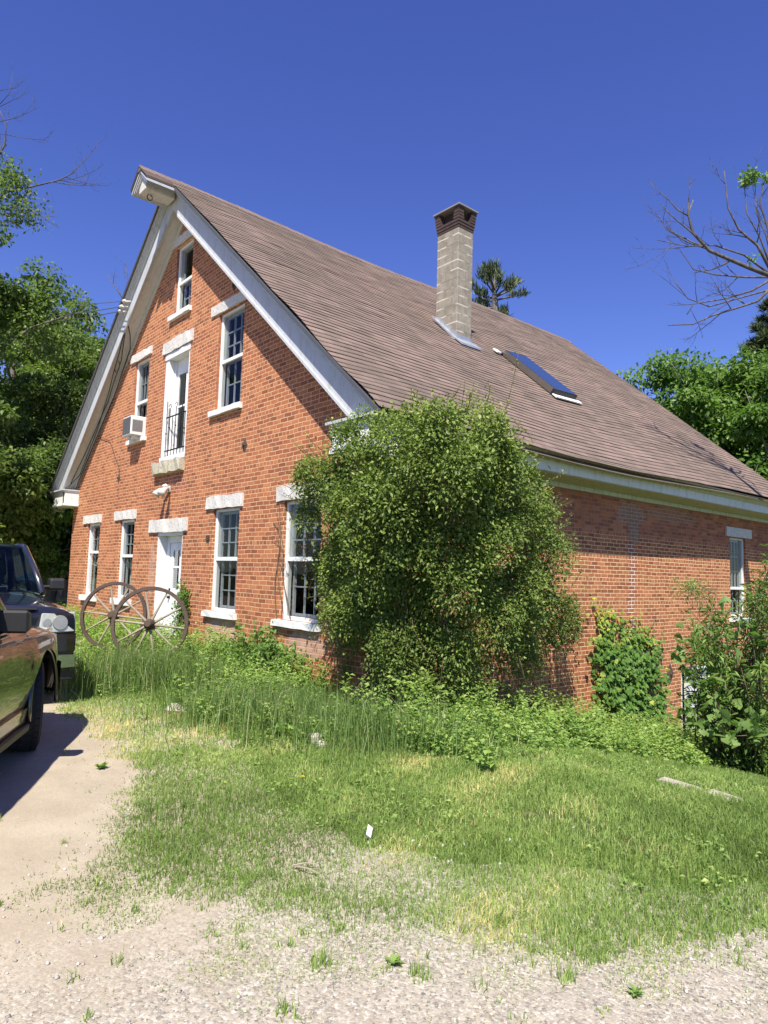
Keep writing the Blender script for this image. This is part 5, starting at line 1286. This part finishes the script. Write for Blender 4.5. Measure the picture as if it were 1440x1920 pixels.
hub = P3(-40, 420)
limbs = [([hub, P3(10, 360), P3(60, 350), P3(110, 338), P3(142, 322)], .032, 3), ([P3(20, 358), P3(40, 385), P3(75, 405), P3(112, 428)], .014, 3), ([P3(-30, 330), P3(8, 275), P3(12, 235), P3(-4, 200)], .022, 3), ([P3(0, 250), P3(40, 258), P3(90, 264)], .012, 3), ([P3(0, 228), P3(35, 220), P3(75, 200)], .012, 3), ([P3(0, 200), P3(30, 185), P3(54, 172)], .010, 2), ([P3(0, 195), P3(18, 175), P3(24, 135)], .010, 2), ([P3(0, 170), P3(30, 165), P3(54, 144)], .009, 2)]
bare('dead_tree', o, limbs, rng, 'half dead tree with bare twigs at the upper left edge', ([o-np.array([0, 0, .3]), P3(-70, 800), P3(-60, 560), hub, P3(-30, 300), P3(-20, 180)], [.24, .2, .15, .11, .06, .02]), tuft=[(P3(20, 325), .22, 260), (P3(5, 350), .35, 420), (P3(30, 345), .22, 200), (P3(10, 385), .35, 380), (P3(52, 405), .2, 120), (P3(0, 290), .15, 60), (P3(40, 400), .28, 220)])
d = 24
o = P3(255, 800); o[2] = -1.5; hub = P3(262, 640)
bare('bare_sapling', o, [([P3(248, 590), P3(225, 552), P3(198, 512)], .028, 2), ([P3(255, 600), P3(240, 540), P3(236, 490)], .018, 2)], rng, 'bare twig standing up behind the left eave above the wires', ([o, hub, P3(248, 588)], [.12, .07, .035]))

# ------------------------------------------------------------------ grass, weeds and small things on the ground
def GP(px, py, dz=0.):
    r = R@_ray((px, py)); t = 2.
    for _ in range(4000):
        p = CAM+r*t
        if p[2] <= gz(p[0], p[1])+dz: return p
        t += .01
    return p
def blade_arrays(P, H, W, rng, bend=.5):
    n = len(P); a = rng.uniform(0, 2*math.pi, n); S = np.stack([np.cos(a), np.sin(a), 0*a], 1)
    a2 = a+rng.uniform(.5, 2.6, n); B = np.stack([np.cos(a2), np.sin(a2), 0*a2], 1)
    H = H[:, None]; W = np.broadcast_to(W, n)[:, None]; k = (rng.random(n)**1.5*bend)[:, None]; up = np.array([0, 0, 1.])
    mid = P+up*H*.55+B*H*k*.25; tip = P+up*H*(1-.35*k)+B*H*k*.95
    V = np.stack([P-S*W*.5, P+S*W*.5, mid-S*W*.42, mid+S*W*.42, tip], 1).reshape(-1, 3)
    i = np.arange(n)[:, None]*5
    FC = np.concatenate([i+np.array([[0, 1, 3]]), i+np.array([[0, 3, 2]]), i+np.array([[2, 3, 4]])], 1).reshape(-1, 3)
    return V, FC
def dist_house(x, y):
    return np.hypot(np.maximum(x, 0), np.where(x > XL, np.maximum(-y, 0), np.hypot(np.maximum(XL-x, 0), np.maximum(-y, 0))))
def scatter(rng, x0, x1, y0, y1, dens):
    n = int((x1-x0)*(y1-y0)*dens); x = rng.uniform(x0, x1, n); y = rng.uniform(y0, y1, n); return x, y
def vnoise(x, y, seed, f):
    r = np.random.default_rng(seed); o = 0*x
    for q in range(5):
        a = r.uniform(0, 6.3); k = f*r.uniform(.6, 1.8); o = o+np.sin((x*math.cos(a)+y*math.sin(a))*k+r.uniform(0, 6.3))
    return o/5*1.6
rng = np.random.default_rng(101)
def outside(x, y): return ((x > .03) | (y < -.03) | (x < XL-.1))
LX, LY = [], []
for dmin, dmax, dens in ((0, 4.6, 10500), (4.6, 6.5, 7000), (6.5, 9.5, 3000), (9.5, 14, 1000), (14, 26, 160)):
    x, y = scatter(rng, max(-14, CAM[0]-dmax), min(11, CAM[0]+dmax), -5, min(13, CAM[1]+dmax), dens)
    d = np.hypot(x-CAM[0], y-CAM[1]); k = (d >= dmin) & (d < dmax) & outside(x, y)
    wr = np.where(x > 3.3, 1., .38); e = y-bnd(x)+.22+.44*sm((x-2.4)/1.2)+wr*(.10+.34*vnoise(x, y, 5, 4.)+.26*vnoise(x, y, 6, 12.))
    # thin where the turf breaks up into the gravel, and on a worn patch
    worn = np.exp(-(((x-4.55)/.55)**2+((y+1.9)/.16)**2))*.75+np.exp(-(((x-4.1)/.5)**2+((y+3.2)/.22)**2))*.22
    pr = (sm((e+.12)/(.75*wr+.1))*.97+.03*(e > 0))*(1-np.clip(worn*(1+.6*vnoise(x, y, 9, 9.)), 0, .93))
    pr = np.maximum(pr, .05*np.exp(np.minimum(e, 0)/.30)*(e < .1)*(vnoise(x, y, 8, 9.) > .0))
    und = np.exp(-((x-.4)**2+(y+.45)**2)/1.05**2); pr = pr*(1-.85*und)
    pr = pr*(1-.5*sm((1.7-dist_house(x, y))/1.))
    k &= rng.random(len(x)) < pr
    LX.append(x[k]); LY.append(y[k])
x = np.concatenate(LX); y = np.concatenate(LY); dh = dist_house(x, y); n = len(x)
tall = sm((2.75-dh)/1.5)*np.clip(.62+.5*vnoise(x, y, 12, 2.2), .15, 1.1)*np.where(x > 1.2, .5, .7)
tall = np.where((x > -8.5), tall, tall*.6)
edge = np.clip((y-bnd(x)+.6)/.5, .5, 1)
H = (.026+.034*rng.random(n)+.022*(vnoise(x, y, 13, 3.)+1)*rng.random(n))*edge+tall*(.12+.30*rng.random(n)**1.6)
dcam = np.hypot(x-CAM[0], y-CAM[1])
Wd = np.clip(.0022+.0009*dcam*(.6+.4*rng.random(n)), .0025, .011)*(.85+.12*(tall > .3))
P = np.stack([x, y, gz(x, y)-.006], 1)
rnd = np.clip(.47+.24*vnoise(x, y, 14, 1.2)+.22*vnoise(x, y, 15, 5.)+rng.normal(0, .17, n)-.12*tall+.25*(rng.random(n) < .04+.09*tall)+.08*np.clip(1-(y-bnd(x))/.8, 0, 1), 0, 1)
s_ = tall < .22
V, FC = blade_arrays(P[s_], H[s_], Wd[s_], rng, 1.35); tag(np_mesh('lawn_grass', V, FC, L['lawn'], None, np.repeat(rnd[s_], 5)), kind='stuff')
V, FC = blade_arrays(P[~s_], H[~s_], Wd[~s_], rng, .55); tag(np_mesh('tall_grass', V, FC, L['tall'], None, np.repeat(rnd[~s_], 5)), kind='stuff')
# dense upright clumps in front of the wheels and along the vine
PP, HH = [], []
for (px, py, n, h, sp) in [(165, 1305, 200, .5, .25), (200, 1290, 600, .74, .34), (255, 1285, 640, .76, .36), (320, 1285, 520, .66, .36), (380, 1290, 380, .55, .36), (400, 1345, 350, .5, .45), (440, 1350, 420, .55, .4), (480, 1350, 420, .58, .4), (530, 1370, 320, .5, .4), (620, 1375, 240, .5, .35), (690, 1400, 260, .62, .35), (740, 1390, 260, .6, .35), (800, 1400, 220, .5, .35), (560, 1330, 200, .5, .3), (860, 1400, 160, .45, .35)]:
    n = int(n*1.15); c = GP(px, py); q = c[:2]+rng.normal(0, sp, (n, 2)); k = outside(q[:, 0], q[:, 1]); q = q[k]
    PP.append(np.stack([q[:, 0], q[:, 1], gz(q[:, 0], q[:, 1])-.01], 1)); HH.append(h*rng.uniform(.45, 1.05, len(q)))
P = np.concatenate(PP); H = np.concatenate(HH); n = len(P)
V, FC = blade_arrays(P, H, rng.uniform(.0042, .0075, n), rng, .95); tag(np_mesh('tall_grass', V, FC, L['tall'], None, np.repeat(np.clip(rng.normal(.30, .2, n)+.5*(rng.random(n) < .08), 0, 1), 5)), kind='stuff')
# leafy weeds
def weeds(name, C, Hh, per, ll, lm, rng):
    PP, AA, UU, LLn, RR = [], [], [], [], []
    for (cx_, cy_), h in zip(C, Hh):
        k = int(per*rng.uniform(.6, 1.4)); z = gz(cx_, cy_); lean = rng.normal(0, .16, 2)*h
        s_ = rng.random(k)**.75; P = np.stack([cx_+lean[0]*s_+rng.normal(0, .035, k), cy_+lean[1]*s_+rng.normal(0, .035, k), z+h*(.12+.88*s_)], 1)
        D = rdir(rng, k); D[:, 2] = np.abs(D[:, 2])*.25+rng.normal(0, .18, k)
        PP.append(P); AA.append(D); UU.append(np.array([0, 0, 1.])+rng.normal(0, .35, (k, 3))); LLn.append(ll*rng.uniform(.5, 1.2)*rng.uniform(.7, 1.2, k)*(1.1-.35*s_)); RR.append(np.clip(rng.uniform(.2, .7)+rng.normal(0, .13, k)+.15*s_, 0, 1))
    P, A, U = map(np.concatenate, (PP, AA, UU)); Lf = np.concatenate(LLn); r = np.concatenate(RR)
    V, FC = leaf_arrays(P, A, U, Lf, Lf*.55, .12, .2); tag(np_mesh(name, V, FC, lm, None, np.repeat(r, 4)), kind='stuff')
C, Hh = [], []
x, y = scatter(rng, -12.6, 1.8, -3.0, 0, 120); dh = dist_house(x, y); m = vnoise(x, y, 22, 1.7)
k = (rng.random(len(x)) < sm((3.0-dh)/1.3)*np.clip(.6+.6*m, .12, 1)) & (np.exp(-((x-.35)**2+(y+.5)**2)/1.3) < .5); C.append(np.stack([x, y], 1)[k]); Hh.append((rng.uniform(.14, .50, len(x))*(.55+.45*sm((2.1-dh)/1.)))[k])
x, y = scatter(rng, .03, 5.2, -1.4, 11, 62); m = vnoise(x, y, 23, 1.3); lim = 3.5-.1*y+.45*m
k = (rng.random(len(x)) < sm((lim-x)/.8)*.9) & (np.exp(-((x-.35)**2+(y+.5)**2)/1.3) < .5); C.append(np.stack([x, y], 1)[k]); Hh.append((rng.uniform(.14, .62, len(x))*(.40+.60*sm((lim-x)/1.6)))[k])
C = np.concatenate(C); Hh = np.concatenate(Hh); weeds('weeds', C, Hh, 24, .072, L['weed'], rng)
x, y = scatter(rng, -2, 6, -3.4, 1., 75); k = (y > bnd(x)+.25) & outside(x, y) & (rng.random(len(x)) < np.clip(.3+.6*vnoise(x, y, 24, 2.), 0, 1))
weeds('low_weeds', np.stack([x, y], 1)[k], rng.uniform(.02, .075, k.sum()), 9, .042, L['weed'], rng)
# clover heads
pts = [GP(rng.normal(800, 60), rng.normal(1590, 25)) for _ in range(12)]+[GP(rng.uniform(600, 1380), rng.uniform(1540, 1680)) for _ in range(6)]
P = np.array([p for p in pts if p[1] > bnd(p[0])+.2]); P = np.repeat(P+np.array([0, 0, .055]), 14, 0); n = len(P)
V, FC = leaf_arrays(P, rdir(rng, n), rdir(rng, n), .0095, .006); tag(np_mesh('clover_flowers', V, FC, L['white'], None, np.repeat(rng.random(n), 4)), kind='stuff')
# loose stones on the drive
x, y = scatter(rng, -1, 9.5, -6.2, -2.2, 900); d = np.hypot(x-CAM[0], y-CAM[1]); k = (y < bnd(x)+.1) & (rng.random(len(x)) < np.clip(1.6-d*.25, .05, 1)*np.clip(.5+.6*vnoise(x, y, 31, 2.), .08, 1)); x, y = x[k], y[k]; n = len(x)
s_ = .003+.011*rng.random(n)**4; OCT = np.array([(1,0,0),(0,1,0),(-1,0,0),(0,-1,0),(0,0,1),(0,0,-.6)]); T = np.array([(0,1,4),(1,2,4),(2,3,4),(3,0,4),(1,0,5),(2,1,5),(3,2,5),(0,3,5)])
V = (OCT[None]*rng.uniform(.6, 1.3, (n, 6, 1))*np.array([1, 1, .7]))*s_[:, None, None]; a = rng.uniform(0, 6.3, n); ca_, sa_ = np.cos(a)[:, None], np.sin(a)[:, None]
V = np.stack([V[..., 0]*ca_-V[..., 1]*sa_, V[..., 0]*sa_+V[..., 1]*ca_, V[..., 2]], -1)+np.stack([x, y, gz(x, y)+.007], 1)[:, None]
mp_, nt_, out_ = mat('loose_stone'); g_ = N(nt_); at_ = g_.n('ShaderNodeAttribute', attribute_name='rnd')
g_.bsdf(out_, g_.ramp(at_.outputs['Fac'], [(0., (.2, .18, .165)), (.4, (.34, .31, .265)), (.8, (.46, .43, .38)), (1., (.58, .56, .52))]), .85)
tag(np_mesh('loose_gravel', V.reshape(-1, 3), (np.arange(n)[:, None, None]*6+T[None]).reshape(-1, 3), mp_, None, np.repeat(rng.random(n), 6)), kind='stuff')
# sprouting weeds in the gravel
PP, HH = [], []
x, y = scatter(rng, .3, 8.5, -5.6, -1.2, 95); e = bnd(x)-y; k = (e > -.1) & (rng.random(len(x)) < np.exp(-e/.5)*.85*np.where(x > 3.4, 1, .10)); x, y = x[k], y[k]
for a, c in zip(x, y):
    q = rng.integers(5, 16); w = rng.normal(0, .016, (q, 2)); PP.append(np.stack([a+w[:, 0], c+w[:, 1], np.full(q, gz(a, c)+.004)], 1)); HH.append(rng.uniform(.02, .075)*rng.uniform(.5, 1.2, q))
P = np.concatenate(PP); n = len(P); V, FC = blade_arrays(P, np.concatenate(HH), rng.uniform(.003, .006, n), rng, 1.1); tag(np_mesh('gravel_weeds', V, FC, L['lawn'], None, np.repeat(np.clip(rng.normal(.55, .2, n), 0, 1), 5)), kind='stuff')
# a few larger weeds that stand out singly
def tuft(px, py, h, n, leafy, label):
    p = GP(px, py); o = np.array([p[0], p[1], float(gz(p[0], p[1]))+.004]); t = empty('weed', tuple(o)); tag(t, label, 'weed', 'single weeds in the gravel')
    w = rng.normal(0, .014+.1*h, (n, 2)); P = np.concatenate([w, np.zeros((n, 1))], 1)
    if leafy:
        a = rng.uniform(0, 6.3, n); A = np.stack([np.cos(a), np.sin(a), rng.uniform(.15, .9, n)], 1); leaves('foliage', np.concatenate([w*.4, rng.uniform(0, h*.4, (n, 1))], 1), A, np.tile([0, 0, 1.], (n, 1))+rng.normal(0, .2, (n, 3)), rng.uniform(.7, 1.2, n)*h, h*.42, L['weed'], t, rng.uniform(.1, .7, n), .1, .1)
    else:
        V, FC = blade_arrays(P, rng.uniform(.5, 1.1, n)*h, .005, rng, 1.); np_mesh('foliage', V, FC, L['lawn'], t, np.repeat(rng.uniform(.3, .8, n), 5))
tuft(738, 1812, .045, 22, True, 'broad leaved weed alone in the gravel left of the grass point')
tuft(190, 1443, .06, 40, True, 'dark spiky weed alone on the sand right of the car shadow')
tuft(597, 1815, .10, 34, False, 'upright grass tuft in the gravel below the twigs')
tuft(782, 1838, .09, 30, False, 'grass tuft just below the broad leaved weed')
tuft(1062, 1842, .08, 44, False, 'spreading grass tuft in the gravel under the lawn point')
tuft(637, 1752, .055, 30, False, 'low grass tuft nearest the lawn edge under the twigs')
tuft(1190, 1868, .035, 26, True, 'low leafy weed at the bottom right of the gravel')
tuft(535, 1902, .07, 24, False, 'grass tuft at the very bottom of the gravel')
tuft(935, 1742, .09, 46, False, 'bright grass tuft where the lawn frays above the gravel')
# dandelion, scrap, twigs, rubble, edging stone
p = GP(565, 1488); t = empty('dandelion', (p[0], p[1], float(gz(p[0], p[1])))); tag(t, 'single yellow dandelion flower in the lawn', 'flower')
b = MB(); b.tube([(0, 0, 0), (.005, 0, .06), (.004, .002, .115)], .003, 5); b.build('stem', L['weed'], t)
n = 70; a = rng.uniform(0, 6.3, n); A = np.stack([np.cos(a), np.sin(a), rng.uniform(.1, 1.4, n)], 1); leaves('flower_head', np.tile([.004, .002, .115], (n, 1)), A, rdir(rng, n), rng.uniform(.014, .021, n), .007, L['yellow'], t, rng.random(n))
p = GP(685, 1578); z = float(gz(p[0], p[1])); b = MB(); b.add([(0, 0, .02), (.035, .012, .028), (.042, .02, .085), (.008, .012, .10), (.02, -.012, .05)], [(0, 1, 4), (1, 2, 4), (2, 3, 4), (3, 0, 4)])
o_ = b.build('paper_scrap', simple('white_paper', (.8, .8, .82), .8, var=.03)); o_.location = (p[0], p[1], z); tag(o_, 'small crumpled white paper scrap standing in the lawn', 'paper')
for k, (a_, c_, lb) in enumerate((((548, 1634), (596, 1633), 'straight pale dry twig at the lawn edge'), ((555, 1637), (600, 1652), 'slanting pale dry twig just below the straight one'))):
    q, r_ = GP(*a_), GP(*c_); q[2] = gz(*q[:2])+.03; r_[2] = gz(*r_[:2])+.035; b = MB(); b.tube([q, (q+r_)/2+np.array([0, 0, .008]), r_], [.0045, .004, .002], 5); tag(b.build('dry_twig', M['wood']), lb, 'twig', 'twigs at the lawn edge')
def rock(px, py, s, label, mt):
    p = GP(px, py); bm = bmesh.new(); bmesh.ops.create_icosphere(bm, subdivisions=2, radius=1.)
    ph = rng.uniform(0, 6, 3)
    for v in bm.verts: q = v.co; f = 1+.18*math.sin(q.x*3+ph[0])+.15*math.sin(q.y*4+ph[1])+.12*math.sin(q.z*5+ph[2]); v.co = Vector((q.x*s[0], q.y*s[1], q.z*s[2]))*f
    me = bpy.data.meshes.new('rock'); bm.to_mesh(me); bm.free(); me.materials.append(mt); o_ = link('rock', me); o_.location = (p[0], p[1], float(gz(p[0], p[1]))+s[2]*.7); o_.rotation_euler = (0, 0, rng.uniform(0, 3)); tag(o_, label, 'rock', 'stones in the tall grass')
rock(588, 1395, (.07, .05, .06), 'pale lump of rubble in the tall grass before the vine', M['limestone']); rock(604, 1402, (.045, .035, .035), 'smaller pale stone beside the lump of rubble', M['limestone']); rock(330, 1340, (.10, .07, .07), 'grey stone half hidden in the grass below the door', M['limestone']); rock(160, 1278, (.09, .06, .05), 'grey stone in the grass beside the truck bumper', M['stone'])
for k, (a_, c_, lb) in enumerate((((1222, 1466), (1300, 1486), 'pale flat edging stone in the grass under the shrub'), ((1304, 1488), (1375, 1508), 'pale edging stone to the right, half buried in grass'))):
    q, r_ = GP(*a_), GP(*c_); dd = (r_-q); dd[2] = 0; n_2 = np.array([-dd[1], dd[0], 0])/np.linalg.norm(dd); w_ = .22; b = MB(); V8 = []
    zq, zr_ = float(gz(*q[:2])), float(gz(*r_[:2]))
    for zo in (-.05, .006):
        for (pt_, zz, sgn) in ((q, zq, 0), (r_, zr_, 0), (r_, zr_, 1), (q, zq, 1)): V8.append((pt_[0]+n_2[0]*w_*sgn+rng.normal(0, .008), pt_[1]+n_2[1]*w_*sgn+rng.normal(0, .008), zz+zo+rng.normal(0, .004)))
    b.hexa(V8); tag(b.build('edging_stone', M['slab'], None, bevel=.012), lb, 'stone', 'edging stones')
p = GP(283, 1592); A = np.array([[.8, .4, .25]]); o_ = leaves('dead_leaf', np.array([[0, 0, .015]]), A, np.array([[.1, .2, 1.]]), .055, .03, L['rustleaf'], None, np.array([.8])); o_.location = (p[0], p[1], float(gz(p[0], p[1]))); tag(o_, 'curled rusty dead leaf on the sand beside the lawn', 'leaf')

# ------------------------------------------------------------------ camera, sun, sky
cam = bpy.data.cameras.new('camera'); co = bpy.data.objects.new('camera', cam); COL.objects.link(co)
mx = Matrix.Identity(4)
for r_ in range(3):
    mx[r_][0] = R[r_, 0]; mx[r_][1] = -R[r_, 1]; mx[r_][2] = -R[r_, 2]; mx[r_][3] = CAM[r_]
co.matrix_world = mx
cam.sensor_fit = 'VERTICAL'; cam.sensor_height = 24.; cam.sensor_width = 18.; cam.lens = F_PX/1920*24.
cam.clip_start = .05; cam.clip_end = 5000
SC.camera = co
sl = bpy.data.lights.new('sun', 'SUN'); sl.energy = 5.0; sl.angle = math.radians(.53); sl.color = (1., .94, .83)
so = bpy.data.objects.new('sun', sl); COL.objects.link(so)
so.rotation_euler = Vector(SUN).to_track_quat('Z', 'Y').to_euler()
w = bpy.data.worlds.new('World'); SC.world = w; w.use_nodes = True
nt = w.node_tree; nt.nodes.clear(); g = N(nt)
sky = g.n('ShaderNodeTexSky', sky_type='NISHITA'); sky.sun_disc = False
sky.sun_elevation = math.asin(SUN[2]); sky.sun_rotation = math.atan2(SUN[0], SUN[1])
sky.altitude = 300; sky.air_density = 1.0; sky.dust_density = .3; sky.ozone_density = 5.
bg = g.n('ShaderNodeBackground'); bg.inputs[1].default_value = .105
hs = g.n('ShaderNodeHueSaturation'); hs.inputs['Hue'].default_value = .527; hs.inputs['Saturation'].default_value = 1.17; hs.inputs['Value'].default_value = 1.
g.l(sky.outputs[0], hs.inputs['Color']); g.l(hs.outputs[0], bg.inputs[0])
wo = g.n('ShaderNodeOutputWorld'); g.l(bg.outputs[0], wo.inputs[0])
vs = SC.view_settings; SC.display_settings.display_device = 'sRGB'
vs.view_transform = 'Standard'; vs.look = 'None'; vs.exposure = 0.78; vs.gamma = 1; vs.use_curve_mapping = False
SC.cycles.max_bounces = 6; SC.cycles.transparent_max_bounces = 12; SC.cycles.diffuse_bounces = 3; SC.cycles.glossy_bounces = 3; SC.cycles.transmission_bounces = 3
SC.cycles.caustics_reflective = False; SC.cycles.caustics_refractive = False
